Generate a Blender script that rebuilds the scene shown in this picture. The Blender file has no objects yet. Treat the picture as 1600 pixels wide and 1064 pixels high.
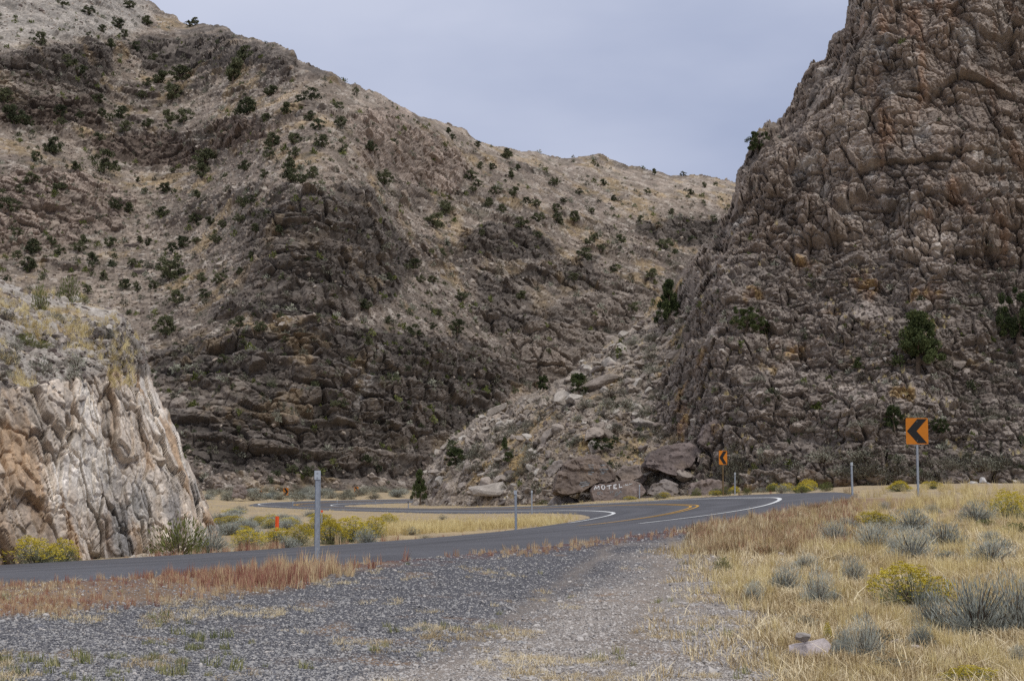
import bpy, bmesh, math, random
import numpy as np
from mathutils import Vector, Matrix
from mathutils.bvhtree import BVHTree

SC = bpy.context.scene
COL = SC.collection
R = math.radians
# ------------------------------------------------------------------ camera
FPX = 2383.0                       # focal length in units of a 1600 wide picture
TH = math.atan(220 / FPX)          # upward pitch
EYE = 1.6
cd = bpy.data.cameras.new('camera'); cam = bpy.data.objects.new('camera', cd); COL.objects.link(cam)
cd.sensor_width = 36; cd.lens = 36 * FPX / 1600; cd.clip_end = 4000; cd.clip_start = 0.1
cam.location = (0, 0, EYE); cam.rotation_euler = (R(90) + TH, 0, 0)
SC.camera = cam
# ------------------------------------------------------------------ sky and sun (overcast)
W = bpy.data.worlds.new('World'); SC.world = W; W.use_nodes = True
nt = W.node_tree; nt.nodes.clear()
def wn(t, **k):
    n = nt.nodes.new(t)
    for a, v in k.items(): setattr(n, a, v)
    return n
SUN_EL, SUN_AZ = 50, 150           # azimuth clockwise from +Y: behind the camera, to the right
sky = wn('ShaderNodeTexSky', sky_type='NISHITA', sun_disc=False)
sky.sun_elevation = R(SUN_EL); sky.sun_rotation = R(SUN_AZ)
skys = wn('ShaderNodeVectorMath', operation='SCALE'); skys.inputs['Scale'].default_value = 0.09
nt.links.new(sky.outputs[0], skys.inputs[0])
tc = wn('ShaderNodeTexCoord'); sx = wn('ShaderNodeSeparateXYZ'); nt.links.new(tc.outputs['Generated'], sx.inputs[0])
mpn = wn('ShaderNodeMapping'); mpn.inputs['Scale'].default_value = (1, 1, 2.6); nt.links.new(tc.outputs['Generated'], mpn.inputs[0])
no = wn('ShaderNodeTexNoise'); no.inputs['Scale'].default_value = 3.0; no.inputs['Detail'].default_value = 5; no.inputs['Roughness'].default_value = .45
nt.links.new(mpn.outputs[0], no.inputs['Vector'])
ad = wn('ShaderNodeMath', operation='MULTIPLY_ADD'); nt.links.new(no.outputs[0], ad.inputs[0]); ad.inputs[1].default_value = .42
nt.links.new(sx.outputs[2], ad.inputs[2])
cr = wn('ShaderNodeValToRGB'); nt.links.new(ad.outputs[0], cr.inputs[0])
el = cr.color_ramp.elements
el[0].position = .20; el[0].color = (.25, .305, .47, 1)
el[1].position = 1.0; el[1].color = (1.0, 1.0, 1.06, 1)
e = el.new(.36); e.color = (.335, .39, .56, 1)
e = el.new(.50); e.color = (.56, .60, .745, 1)
mx = wn('ShaderNodeMixRGB'); mx.inputs[0].default_value = .93
nt.links.new(skys.outputs[0], mx.inputs[1]); nt.links.new(cr.outputs[0], mx.inputs[2])
bg = wn('ShaderNodeBackground'); bg.inputs[1].default_value = 1.0; nt.links.new(mx.outputs[0], bg.inputs[0])
wo = wn('ShaderNodeOutputWorld'); nt.links.new(bg.outputs[0], wo.inputs[0])
sl = bpy.data.lights.new('sun', 'SUN'); so = bpy.data.objects.new('sun', sl); COL.objects.link(so)
sl.energy = 1.5; sl.angle = R(16); sl.color = (1, .96, .9)
so.rotation_euler = (R(90 - SUN_EL), 0, R(180 - SUN_AZ + 0))
so.location = (0, 0, 60)
vs = SC.view_settings
vs.view_transform = 'Standard'; vs.look = 'None'; vs.exposure = 0.04; vs.gamma = 1.0; vs.use_curve_mapping = False
SC.cycles.max_bounces = 5; SC.cycles.diffuse_bounces = 3; SC.cycles.use_denoising = False

# ------------------------------------------------------------------ helpers
f32 = np.float32
cT, sT = math.cos(TH), math.sin(TH)
rng = np.random.default_rng(7)
random.seed(7)
def pt(px, py, Y):
    """place named by picture point and forward distance"""
    px = np.asarray(px, float); py = np.asarray(py, float); Y = np.asarray(Y, float)
    u = 532 - py
    dy = FPX * cT - u * sT; dz = FPX * sT + u * cT
    k = Y / dy
    return np.stack(np.broadcast_arrays((px - 800) * k, Y, EYE + dz * k), -1)
def proj(X, Y, Z):
    z = Z - EYE; f = np.maximum(Y * cT + z * sT, .05); u = -Y * sT + z * cT
    return 800 + FPX * X / f, 532 - FPX * u / f
def ss(a, b, x):
    t = np.clip((x - a) / (b - a), 0, 1); return t * t * (3 - 2 * t)
def lerp(a, b, t): return a + (b - a) * t
def _h(ix, iy, iz, seed):
    h = (ix.astype(np.uint32) * np.uint32(374761393) + iy.astype(np.uint32) * np.uint32(668265263)
         + iz.astype(np.uint32) * np.uint32(2147483647 - 58) + np.uint32((seed * 1274126177) & 0xffffffff))
    h = (h ^ (h >> np.uint32(13))) * np.uint32(1274126177)
    h = (h ^ (h >> np.uint32(16))) * np.uint32(2246822519)
    return h ^ (h >> np.uint32(15))
def _u(h): return (h & np.uint32(0xffff)).astype(f32) / f32(65535)
def vnoise(p, seed=0):
    i = np.floor(p); t = (p - i).astype(f32); i = i.astype(np.int64)
    t = t * t * (3 - 2 * t); o = 0
    for a in (0, 1):
        wx = t[..., 0] if a else 1 - t[..., 0]
        for b in (0, 1):
            wy = t[..., 1] if b else 1 - t[..., 1]
            for c in (0, 1):
                wz = t[..., 2] if c else 1 - t[..., 2]
                o = o + wx * wy * wz * _u(_h(i[..., 0] + a, i[..., 1] + b, i[..., 2] + c, seed))
    return o * 2 - 1
def fbm(p, octv=4, seed=0, gain=.5, lac=2.03):
    o = 0; a = 1; s = 0
    for k in range(octv):
        o = o + a * vnoise(p, seed + k * 17); s += a; a *= gain; p = p * lac + 3.7
    return o / s
def worley(p, seed=0):
    i = np.floor(p).astype(np.int64); f = (p - i).astype(f32)
    n = p.shape[:-1]
    F1 = np.full(n, 9, f32); F2 = np.full(n, 9, f32); ID = np.zeros(n, np.uint32); V = np.zeros(p.shape, f32)
    for a in (-1, 0, 1):
        for b in (-1, 0, 1):
            for c in (-1, 0, 1):
                h = _h(i[..., 0] + a, i[..., 1] + b, i[..., 2] + c, seed)
                vx = a + _u(h) - f[..., 0]; vy = b + _u(h >> np.uint32(8)) - f[..., 1]; vz = c + _u(h >> np.uint32(16)) - f[..., 2]
                dx = vx * vx; dy = vy * vy; dz = vz * vz
                d = dx * dx + dy * dy + dz * dz      # squarish cells, like jointed rock
                m = d < F1
                F2 = np.where(m, F1, np.minimum(F2, d))
                F1 = np.where(m, d, F1); ID = np.where(m, h, ID)
                V[..., 0] = np.where(m, vx, V[..., 0]); V[..., 1] = np.where(m, vy, V[..., 1]); V[..., 2] = np.where(m, vz, V[..., 2])
    return np.sqrt(np.sqrt(F1)), np.sqrt(np.sqrt(F2)), ID, V
def blocks(p, scale, seed, tilt=.9, crack=.35, cw=.10, dip=.08):
    """broken rock: every cell is pushed out by its own amount, leans its own way and is parted by a joint"""
    ca, sa = math.cos(.45 + seed * .37), math.sin(.45 + seed * .37)          # joints run across the face at their own bearing
    p = np.stack([p[..., 0] * ca + p[..., 1] * sa, -p[..., 0] * sa + p[..., 1] * ca, p[..., 2] + dip * p[..., 0]], -1)
    q = (p / np.asarray(scale, f32)).astype(f32)
    a, b, h, v = worley(q, seed)
    r = _u(h * np.uint32(2654435761)); tx = _u(h >> np.uint32(3)) - .5; ty = _u(h >> np.uint32(7)) - .5; tz = _u(h >> np.uint32(11)) - .5
    d = .85 * (r - .5) + tilt * (v[..., 0] * tx + v[..., 1] * ty + v[..., 2] * tz)
    e = b - a
    d = (d + .22) * np.clip(e / (cw * 1.1), 0, 1) - .22 - crack * np.exp(-(e / (cw * .6)) ** 2) * .6
    return d.astype(f32), r

def fast_mesh(name, V, Fq, cols=None, smooth=False):
    """V (n,3), Fq (m,4) or (m,3)"""
    me = bpy.data.meshes.new(name)
    n, m, k = len(V), len(Fq), Fq.shape[1]
    me.vertices.add(n); me.vertices.foreach_set('co', np.ascontiguousarray(V, f32).ravel())
    me.loops.add(m * k); me.loops.foreach_set('vertex_index', np.ascontiguousarray(Fq, np.int32).ravel())
    me.polygons.add(m); me.polygons.foreach_set('loop_start', np.arange(0, m * k, k, dtype=np.int32))
    if smooth: me.polygons.foreach_set('use_smooth', np.ones(m, bool))
    else: me.polygons.foreach_set('use_smooth', np.zeros(m, bool))
    me.update(calc_edges=True)
    if cols is not None:
        ca = me.color_attributes.new('Col', 'FLOAT_COLOR', 'POINT')
        c4 = np.ones((n, 4), f32); c4[:, :3] = cols
        ca.data.foreach_set('color', c4.ravel())
    return me
def link(name, me, mat=None, parent=None, label=None, cat=None, group=None, kind=None, loc=None):
    o = bpy.data.objects.new(name, me); COL.objects.link(o)
    if mat is not None and me is not None and not me.materials: me.materials.append(mat)
    if parent is not None: o.parent = parent
    return tag(o, label, cat, group, kind, loc)
def tag(o, label=None, cat=None, group=None, kind=None, loc=None):
    if label: o['label'] = label
    if cat: o['category'] = cat
    if group: o['group'] = group
    if kind: o['kind'] = kind
    if loc is not None: o.location = loc
    return o
def bm_mesh(name, bm, smooth=False):
    me = bpy.data.meshes.new(name); bm.to_mesh(me); bm.free()
    if smooth:
        for p in me.polygons: p.use_smooth = True
    return me

# ------------------------------------------------------------------ materials
def mat_new(name, rough=.9, spec=.25):
    m = bpy.data.materials.new(name); m.use_nodes = True
    b = m.node_tree.nodes['Principled BSDF']; b.inputs['Roughness'].default_value = rough
    b.inputs['Specular IOR Level'].default_value = spec
    return m, m.node_tree, b
def nd(t, typ, **k):
    n = t.nodes.new(typ)
    for a, v in k.items(): setattr(n, a, v)
    return n
def noise(t, scale, detail=4, rough=.6, vec=None):
    n = nd(t, 'ShaderNodeTexNoise'); n.inputs['Scale'].default_value = scale; n.inputs['Detail'].default_value = detail; n.inputs['Roughness'].default_value = rough
    if vec is not None: t.links.new(vec, n.inputs['Vector'])
    return n
def ramp(t, src, stops):
    r = nd(t, 'ShaderNodeValToRGB'); t.links.new(src, r.inputs[0]); e = r.color_ramp.elements
    for i, (p, c) in enumerate(stops):
        x = e[i] if i < 2 else e.new(p)
        x.position = p; x.color = (*c, 1) if len(c) == 3 else c
    return r
def mul(t, a, b, fac=1.0):
    m = nd(t, 'ShaderNodeMixRGB', blend_type='MULTIPLY'); m.inputs[0].default_value = fac
    t.links.new(a, m.inputs[1]); t.links.new(b, m.inputs[2]); return m
def rock_material(name, fine, bump, grain=.5):
    """rock: geology from the vertex colours, grain and fine relief from noise in metres"""
    m, t, b = mat_new(name, .92, .2)
    at = nd(t, 'ShaderNodeAttribute', attribute_name='Col')
    ge = nd(t, 'ShaderNodeNewGeometry')
    n1 = noise(t, fine, 6, .68, ge.outputs['Position'])
    r1 = ramp(t, n1.outputs[0], [(.28, (1 - grain,) * 3), (.72, (1 + grain * .8,) * 3)])
    n2 = noise(t, fine * .23, 4, .6, ge.outputs['Position'])
    r2 = ramp(t, n2.outputs[0], [(.3, (.86, .84, .82)), (.7, (1.14, 1.13, 1.12))])
    mm = mul(t, at.outputs[0], r1.outputs[0]); m2 = mul(t, mm.outputs[0], r2.outputs[0])
    t.links.new(m2.outputs[0], b.inputs['Base Color'])
    vo = nd(t, 'ShaderNodeTexVoronoi', feature='DISTANCE_TO_EDGE'); vo.inputs['Scale'].default_value = fine * .6; t.links.new(ge.outputs['Position'], vo.inputs['Vector'])
    mh = nd(t, 'ShaderNodeMath', operation='MULTIPLY_ADD'); mh.inputs[1].default_value = .35
    t.links.new(vo.outputs[0], mh.inputs[0]); t.links.new(n1.outputs[0], mh.inputs[2])
    bp = nd(t, 'ShaderNodeBump'); bp.inputs['Strength'].default_value = .8; bp.inputs['Distance'].default_value = bump
    t.links.new(mh.outputs[0], bp.inputs['Height']); t.links.new(bp.outputs[0], b.inputs['Normal'])
    return m
def leaf_material(name, stops, scale=3.0, trans=0.0):
    m, t, b = mat_new(name, .8, .2)
    oi = nd(t, 'ShaderNodeObjectInfo'); ge = nd(t, 'ShaderNodeNewGeometry')
    n = noise(t, scale, 3, .6, ge.outputs['Position'])
    rn = nd(t, 'ShaderNodeMath', operation='MULTIPLY_ADD'); rn.inputs[1].default_value = .3
    t.links.new(oi.outputs['Random'], rn.inputs[0]); t.links.new(n.outputs[0], rn.inputs[2])
    isl = nd(t, 'ShaderNodeMath', operation='MULTIPLY_ADD'); isl.inputs[1].default_value = .45
    t.links.new(ge.outputs['Random Per Island'], isl.inputs[0]); t.links.new(rn.outputs[0], isl.inputs[2])
    r = ramp(t, isl.outputs[0], [(.55 + .6 * p, c) for p, c in stops])
    t.links.new(r.outputs[0], b.inputs['Base Color'])
    return m
def plain(name, col, rough=.6, metal=0, spec=.3, var=.12, scale=8):
    m, t, b = mat_new(name, rough, spec); b.inputs['Metallic'].default_value = metal
    ge = nd(t, 'ShaderNodeNewGeometry'); n = noise(t, scale, 4, .6, ge.outputs['Position'])
    r = ramp(t, n.outputs[0], [(.3, tuple(c * (1 - var) for c in col)), (.7, tuple(min(1, c * (1 + var)) for c in col))])
    t.links.new(r.outputs[0], b.inputs['Base Color'])
    return m
M = {}
M['mountain'] = rock_material('mountain_rock', 1.3, .25, .42)
M['cliff'] = rock_material('cliff_rock', 4.0, .09, .42)
M['cut'] = rock_material('cut_rock', 9.0, .045, .40)
M['stone'] = rock_material('loose_stone', 7.0, .05, .40)
M['juniper'] = leaf_material('juniper_leaf', [(0, (.018, .028, .010)), (.5, (.046, .062, .022)), (1, (.095, .115, .042))], .8)
M['juniper_far'] = leaf_material('far_juniper_leaf', [(0, (.030, .038, .020)), (.5, (.070, .080, .040)), (1, (.135, .14, .075))], .3)
M['greenbush'] = leaf_material('green_shrub_leaf', [(0, (.05, .065, .015)), (.5, (.10, .12, .03)), (1, (.17, .18, .06))], 2)
M['sage'] = leaf_material('sagebrush_leaf', [(0, (.11, .11, .08)), (.5, (.22, .22, .17)), (1, (.35, .35, .275))], 2)
M['sage_dark'] = leaf_material('dark_sagebrush_leaf', [(0, (.06, .058, .042)), (.5, (.115, .110, .08)), (1, (.19, .18, .135))], 1.2)
M['blue'] = leaf_material('blue_grey_leaf', [(0, (.17, .19, .165)), (.5, (.31, .335, .305)), (1, (.46, .48, .42))], 3)
M['rabbit_leaf'] = leaf_material('rabbitbrush_leaf', [(0, (.11, .13, .06)), (.5, (.22, .245, .135)), (1, (.33, .35, .21))], 3)
M['flower'] = leaf_material('rabbitbrush_flower', [(0, (.28, .22, .02)), (.5, (.50, .395, .035)), (1, (.64, .53, .08))], 4)
M['straw'] = leaf_material('dry_grass', [(0, (.36, .26, .115)), (.45, (.58, .47, .215)), (1, (.76, .65, .36))], .35)
M['straw_low'] = leaf_material('trodden_dry_grass', [(0, (.30, .215, .11)), (.5, (.54, .43, .25)), (1, (.72, .62, .42))], .6)
M['redweed'] = leaf_material('red_weed', [(0, (.21, .075, .06)), (.35, (.33, .15, .11)), (.6, (.43, .27, .17)), (1, (.58, .45, .27))], .45)
M['greenweed'] = leaf_material('green_weed', [(0, (.10, .12, .04)), (.5, (.20, .21, .09)), (1, (.36, .33, .17))], 1)
M['brownweed'] = leaf_material('brown_weed', [(0, (.17, .11, .06)), (.5, (.32, .23, .13)), (1, (.48, .37, .22))], 1)
M['bark'] = plain('bark', (.10, .075, .055), .95, var=.4)
M['gravel'] = leaf_material('dark_gravel', [(0, (.046, .047, .054)), (.45, (.108, .109, .120)), (.85, (.175, .175, .19)), (1, (.33, .32, .31))], 40)
M['gravel_pale'] = leaf_material('pale_gravel', [(0, (.11, .098, .092)), (.45, (.225, .205, .19)), (.85, (.32, .295, .275)), (1, (.46, .43, .40))], 40)
M['galv'] = plain('galvanised_steel', (.30, .33, .37), .55, .35, .4, .18, 25)
M['reflector'] = plain('reflector_plate', (.42, .46, .50), .5, .1, .4, .06, 20)
M['dark_steel'] = plain('dark_steel', (.05, .05, .055), .6, .2)
M['wood_post'] = plain('brown_post', (.13, .09, .045), .8, 0, .2, .25, 12)
M['sign_orange'] = plain('sign_orange', (.50, .165, .010), .55, 0, .3, .07, 6)
M['sign_black'] = plain('sign_black', (.012, .012, .012), .5, 0, .3, .1)
M['marker'] = plain('orange_marker', (.70, .09, .02), .5, 0, .3, .05)
M['white'] = plain('white_band', (.75, .75, .72), .6, 0, .3, .06)
M['bolt'] = plain('bolt_steel', (.45, .46, .47), .4, .6, .5, .05)
M['white_line'] = plain('white_road_paint', (.66, .67, .66), .7, 0, .3, .18, 3)
M['yellow_line'] = plain('yellow_road_paint', (.48, .27, .045), .75, 0, .2, .22, 3)
M['rock_paint'] = plain('white_rock_paint', (.66, .67, .68), .85, 0, .2, .25, 5)
M['rock_paint_old'] = plain('faded_rock_paint', (.20, .215, .225), .9, 0, .2, .3, 5)
# asphalt
m, t, b = mat_new('asphalt', .82, .3)
ge = nd(t, 'ShaderNodeNewGeometry'); at = nd(t, 'ShaderNodeAttribute', attribute_name='Col')
n1 = noise(t, 30, 3, .7, ge.outputs['Position']); n2 = noise(t, .5, 5, .6, ge.outputs['Position'])
r1 = ramp(t, n1.outputs[0], [(.3, (.75,) * 3), (.7, (1.25,) * 3)]); r2 = ramp(t, n2.outputs[0], [(.3, (.82,) * 3), (.7, (1.16,) * 3)])
mm = mul(t, mul(t, at.outputs[0], r1.outputs[0]).outputs[0], r2.outputs[0]); t.links.new(mm.outputs[0], b.inputs['Base Color'])
bp = nd(t, 'ShaderNodeBump'); bp.inputs['Distance'].default_value = .01; t.links.new(n1.outputs[0], bp.inputs['Height']); t.links.new(bp.outputs[0], b.inputs['Normal'])
M['asphalt'] = m
# ground
m, t, b = mat_new('ground_soil', .95, .15)
ge = nd(t, 'ShaderNodeNewGeometry'); at = nd(t, 'ShaderNodeAttribute', attribute_name='Col')
n1 = noise(t, 26, 6, .75, ge.outputs['Position']); n2 = noise(t, 1.7, 5, .65, ge.outputs['Position'])
r1 = ramp(t, n1.outputs[0], [(.32, (.55,) * 3), (.68, (1.45,) * 3)]); r2 = ramp(t, n2.outputs[0], [(.3, (.8, .79, .78)), (.7, (1.2, 1.19, 1.17))])
mm = mul(t, mul(t, at.outputs[0], r1.outputs[0]).outputs[0], r2.outputs[0]); t.links.new(mm.outputs[0], b.inputs['Base Color'])
bp = nd(t, 'ShaderNodeBump'); bp.inputs['Distance'].default_value = .03; bp.inputs['Strength'].default_value = .8
t.links.new(n1.outputs[0], bp.inputs['Height']); t.links.new(bp.outputs[0], b.inputs['Normal'])
M['ground'] = m

# ------------------------------------------------------------------ the road: an S through the canyon
RP = [-16.76323, 11.89736, 1.0586, 35.86012, 0.01694, 58.33296, 42.30965, -0.02581, 36.46273, -0.00363]
RSX = np.array([-30, 0, 20, 36, 56, 76, 98, 120, 145, 175, 215, 280.])
RZ = [0.30, 0.30472, 0.04864, 0.23577, 0.58364, 0.37026, -0.2459, -0.60788, -0.68871, -0.65416, -0.73085, -0.80]
RB = [.045, 0.04587, 0.04255, 0.08105, 0.10328, 0.09038, 0.0496, -0.00017, -0.01886, -0.02331, -0.04625, -0.05]
def road_line():
    x0, y0, h0, L0, k1, L1, L2, k2, L3, k3 = RP
    S = np.arange(0, 245, 1.0)
    g = lambda a: 1 / (1 + np.exp(-(S - a) / 3.0))
    b2 = L0 + L1; b3 = b2 + L2; b4 = b3 + L3
    K = k1 * (g(L0) - g(b2)) + k2 * (g(b3) - g(b4)) + k3 * g(b4)
    h = h0 + np.cumsum(K); X = x0 + np.cumsum(np.cos(h)); Y = y0 + np.cumsum(np.sin(h))
    Sb = np.arange(-30, 0, 1.0); hb = np.full(30, h0)
    X = np.concatenate([x0 + (Sb + 0) * math.cos(h0), X]); Y = np.concatenate([y0 + Sb * math.sin(h0), Y]); h = np.concatenate([hb, h]); S = np.concatenate([Sb, S])
    pad = lambda a: np.convolve(np.pad(a, 6, mode='edge'), np.ones(13) / 13, 'valid')
    return S, X, Y, h, pad(np.interp(S, RSX, RZ)), pad(np.interp(S, RSX, RB))
RS, RX, RY, RH, RZC, RBK = road_line()
ROUT = np.interp(RS, [-30, 82, 100, 250], [6.0, 6.0, 4.2, 4.2])
def road_near(X, Y):
    """nearest centre-line sample: signed offset, road height there, distance outside the pavement"""
    sh = X.shape; x = X.ravel().astype(f32); y = Y.ravel().astype(f32)
    o = np.empty(len(x), f32); z = np.empty(len(x), f32); out = np.empty(len(x), f32)
    for a in range(0, len(x), 40000):
        sl_ = slice(a, a + 40000)
        d = (x[sl_, None] - RX[None].astype(f32)) ** 2 + (y[sl_, None] - RY[None].astype(f32)) ** 2
        i = d.argmin(1); dm = np.sqrt(d[np.arange(len(i)), i])
        oo = (x[sl_] - RX[i]) * np.sin(RH[i]) - (y[sl_] - RY[i]) * np.cos(RH[i])
        sg = np.sign(oo); oo = sg * dm
        o[sl_] = oo; z[sl_] = RZC[i] + RBK[i] * np.clip(oo, -4.6, ROUT[i] + .5)
        out[sl_] = np.where(oo > 0, oo - ROUT[i], -oo - 4.1)
    return o.reshape(sh), z.reshape(sh), out.reshape(sh)
# ------------------------------------------------------------------ ground heights
CP = [(-100, 1064, 11.4), (400, 1064, 11.5), (800, 1064, 11.6), (1200, 1064, 11.6), (1700, 1064, 11.4),
      (300, 985, 15.3), (500, 950, 17.5), (800, 950, 17.5), (1200, 950, 17.3), (1600, 950, 16.5), (900, 900, 22.6), (1200, 900, 22), (1600, 900, 20.5),
      (1150, 860, 27), (1400, 850, 29), (1600, 850, 28), (1800, 850, 27), (1400, 810, 40), (1600, 800, 42), (1432, 772, 53), (1331, 778, 62), (1600, 770, 60),
      (1500, 760, 76), (1700, 765, 70), (1300, 762, 100), (1450, 757, 100), (1600, 755, 100), (1750, 755, 96), (1137, 774, 100), (1148, 773, 99),
      (560, 835, 50), (700, 825, 58), (800, 815, 70), (870, 809, 78), (650, 808, 95), (400, 832, 52), (340, 818, 72), (420, 800, 110), (380, 793, 140), (340, 780, 170), (300, 772, 190),
      (620, 787, 165), (660, 786, 168), (450, 775, 200), (560, 768, 215), (650, 768, 225), (400, 766, 215),
      (900, 785, 115), (930, 781, 117), (1050, 775, 116), (1150, 770, 111), (1230, 766, 108), (750, 791, 131), (680, 790, 139),
      (0, 895, 31.5), (150, 880, 35.5), (250, 866, 40.5), (335, 838, 47.5), (-200, 915, 27)]
_c = np.array([pt(*c) for c in CP])
_r = []
for k in range(0, len(RS), 8):
    for o_ in (-4.4, ROUT[k] + .3):
        _r.append((RX[k] + o_ * math.sin(RH[k]), RY[k] - o_ * math.cos(RH[k]), RZC[k] + RBK[k] * o_ - .05))
_r = np.array([q for q in _r if q[1] > 9 and abs(q[0] / q[1]) < .5])
_c = np.concatenate([_c, _r])
def _uv(X, Y):
    Yc = np.clip(np.hypot(X, Y) * np.sign(np.where(Y > 0, 1, 1)), 9, 240)
    az = np.clip(np.arctan2(X, np.maximum(Y, .1)), -.45, .45)
    return az * 4.0, np.log(Yc)
_cu, _cv = _uv(_c[:, 0], _c[:, 1])
def _tp(r2): return .5 * r2 * np.log(r2 + 1e-9)
_n = len(_c); _A = np.zeros((_n + 3, _n + 3))
_A[:_n, :_n] = _tp((_cu[:, None] - _cu) ** 2 + (_cv[:, None] - _cv) ** 2) + np.eye(_n) * .01
_A[:_n, _n:] = np.stack([np.ones(_n), _cu, _cv], 1); _A[_n:, :_n] = _A[:_n, _n:].T
_w = np.linalg.solve(_A, np.concatenate([_c[:, 2], [0, 0, 0]]))
def ground_z(X, Y, detail=True):
    X = np.asarray(X, float); Y = np.asarray(Y, float); sh = X.shape; X = X.ravel(); Y = Y.ravel()
    u, v = _uv(X, Y)
    z = _w[_n] + _w[_n + 1] * u + _w[_n + 2] * v
    for k in range(_n): z = z + _w[k] * _tp((u - _cu[k]) ** 2 + (v - _cv[k]) ** 2)
    z = np.clip(z, -1.6, 3)
    z = lerp(0.02, z, ss(5, 11, np.hypot(X, Y)) * (Y > 0))
    o, zr, out = road_near(X, Y)
    p = np.stack([X, Y, 0 * X], -1)
    if detail: z = z + .10 * fbm(p * .35, 3, 5) * ss(1, 6, out) + .03 * fbm(p * 1.9, 3, 9)
    z = lerp(zr - .06, z, ss(.3, 4.5, out))
    z = np.where(out < .45, zr - .30, z)
    return z.reshape(sh)
def zone_masks(PX, PY, nz):
    """kinds of ground cover, by place"""
    gx = np.interp(PY, [700, 790, 815, 835, 860, 900, 950, 1000, 1040, 1064, 1300], [1330, 1290, 1180, 1100, 1085, 1105, 1150, 1195, 1200, 1230, 1300]) + nz * 130
    grass = ss(-75, 55, PX - gx)
    pale_x = np.interp(PY, [800, 835, 860, 900, 950, 1000, 1064, 1200], [1150, 1080, 1010, 950, 830, 740, 590, 400]) + nz * 110
    pale = ss(-70, 70, PX - pale_x) * (1 - grass)
    wy = np.interp(PX, [-200, 0, 150, 300, 450, 560, 630, 680], [985, 965, 950, 935, 915, 890, 868, 800]) + nz * 14
    weeds = ss(-10, 10, wy - PY)
    return grass, pale, weeds
azs = np.concatenate([np.linspace(-180, -30, 26)[:-1], np.linspace(-30, -21, 30)[:-1], np.linspace(-21, 21, 330), np.linspace(21, 30, 30)[1:], np.linspace(30, 180, 26)[1:]])
rr = np.concatenate([[.3, .8, 1.4], np.geomspace(2, 9, 20)[:-1], np.geomspace(9, 245, 250), [300, 400, 600, 900, 1500]])
AZ, RR = np.meshgrid(np.radians(azs), rr)
GX = RR * np.sin(AZ); GY = RR * np.cos(AZ); GZ = ground_z(GX, GY)
GZ = np.where(RR > 290, GZ - 1.5, GZ)
gp = np.stack([GX, GY, GZ], -1)
PXg, PYg = proj(GX, GY, GZ); PYg = np.where(GY > 2, PYg, 1200); PXg = np.where(GY > 2, PXg, 800 + 900 * np.sin(AZ))
nz1 = fbm(gp * np.array([.5, .5, 0]), 4, 21); nz2 = fbm(gp * np.array([2.2, 2.2, 0]), 4, 33); nz3 = fbm(gp * np.array([.9, .9, 0]), 4, 44)
gr, pa, we = zone_masks(PXg, PYg, nz1)
_, _, rout = road_near(GX, GY)
c_dark = np.array([.095, .095, .106]); c_pale = np.array([.275, .245, .22]); c_straw = np.array([.40, .31, .18]); c_red = np.array([.22, .125, .095]); c_soil = np.array([.33, .265, .18])
near_side = (PYg > np.interp(PXg, [0, 500, 760, 1000, 1100, 1311], [895, 860, 845, 828, 820, 778]))
col = np.broadcast_to(c_soil, gp.shape).copy()
def mixc(col, c, m): return col * (1 - m[..., None]) + np.asarray(c) * m[..., None]
colN = np.broadcast_to(c_dark, gp.shape).copy()
colN = mixc(colN, c_pale, pa)
colN = mixc(colN, [.26, .17, .10], ss(.28, .5, nz2) * .75 * (.35 + .65 * ss(0, .35, nz3)))
trk = np.maximum(np.exp(-((PXg - np.interp(PYg, [830, 900, 1064], [985, 900, 660]) + 25 * nz1) / np.interp(PYg, [830, 1064], [9, 42])) ** 2), np.exp(-((PXg - np.interp(PYg, [830, 900, 1064], [1060, 1040, 960]) + 25 * nz1) / np.interp(PYg, [830, 1064], [9, 42])) ** 2))
colN = mixc(colN, [.25, .215, .185], trk * .55 * (PYg > 825))
colN = mixc(colN, c_straw, gr * (.65 + .35 * ss(-.3, .3, nz2)))
colN = mixc(colN, c_pale * .95, gr * ss(.25, .5, nz3) * .6)
colN = mixc(colN, [.25, .17, .11], we * .8)
colN = mixc(colN, [.13, .07, .065], ss(2.2, .3, rout) * (1 - gr * .5) * ss(-.4, .1, nz2) * .85)
col = np.where(near_side[..., None], colN, mixc(col, c_straw, ss(-.2, .3, nz3) * .8))
ns = len(azs); nr = len(rr)
ii = (np.arange(nr - 1)[:, None] * ns + np.arange(ns - 1)[None]).ravel()
me = fast_mesh('ground', gp.reshape(-1, 3), np.stack([ii, ii + 1, ii + ns + 1, ii + ns], 1)[:, ::-1], col.reshape(-1, 3))
ground = link('ground', me, M['ground'], label='canyon floor of gravel, dry soil and straw', cat='ground', kind='structure')

# ------------------------------------------------------------------ road mesh and paint
def strip(offs, zoff, s0, s1, colf=None):
    k = np.where((RS >= s0) & (RS <= s1))[0]
    V = []; 
    for j, of in enumerate(offs):
        o = of(k) if callable(of) else np.full(len(k), of)
        dz = zoff[j] if hasattr(zoff, '__len__') else zoff
        V.append(np.stack([RX[k] + o * np.sin(RH[k]), RY[k] - o * np.cos(RH[k]), RZC[k] + RBK[k] * o + dz], -1))
    V = np.stack(V, 1); n, q = V.shape[:2]
    i = (np.arange(n - 1)[:, None] * q + np.arange(q - 1)[None]).ravel()
    return V.reshape(-1, 3), np.stack([i, i + 1, i + q + 1, i + q], 1)[:, ::-1], n, q
offs = [-5.6, -4.1] + list(np.linspace(-3.9, 4.0, 25)) + [lambda k: 4.0 + (ROUT[k] - 4.0) * .34, lambda k: 4.0 + (ROUT[k] - 4.0) * .67, lambda k: ROUT[k], lambda k: ROUT[k] + 1.5]
V, Fq, n, q = strip(offs, [-.45] + [0] * (len(offs) - 2) + [-.45], -30, 240)
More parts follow.
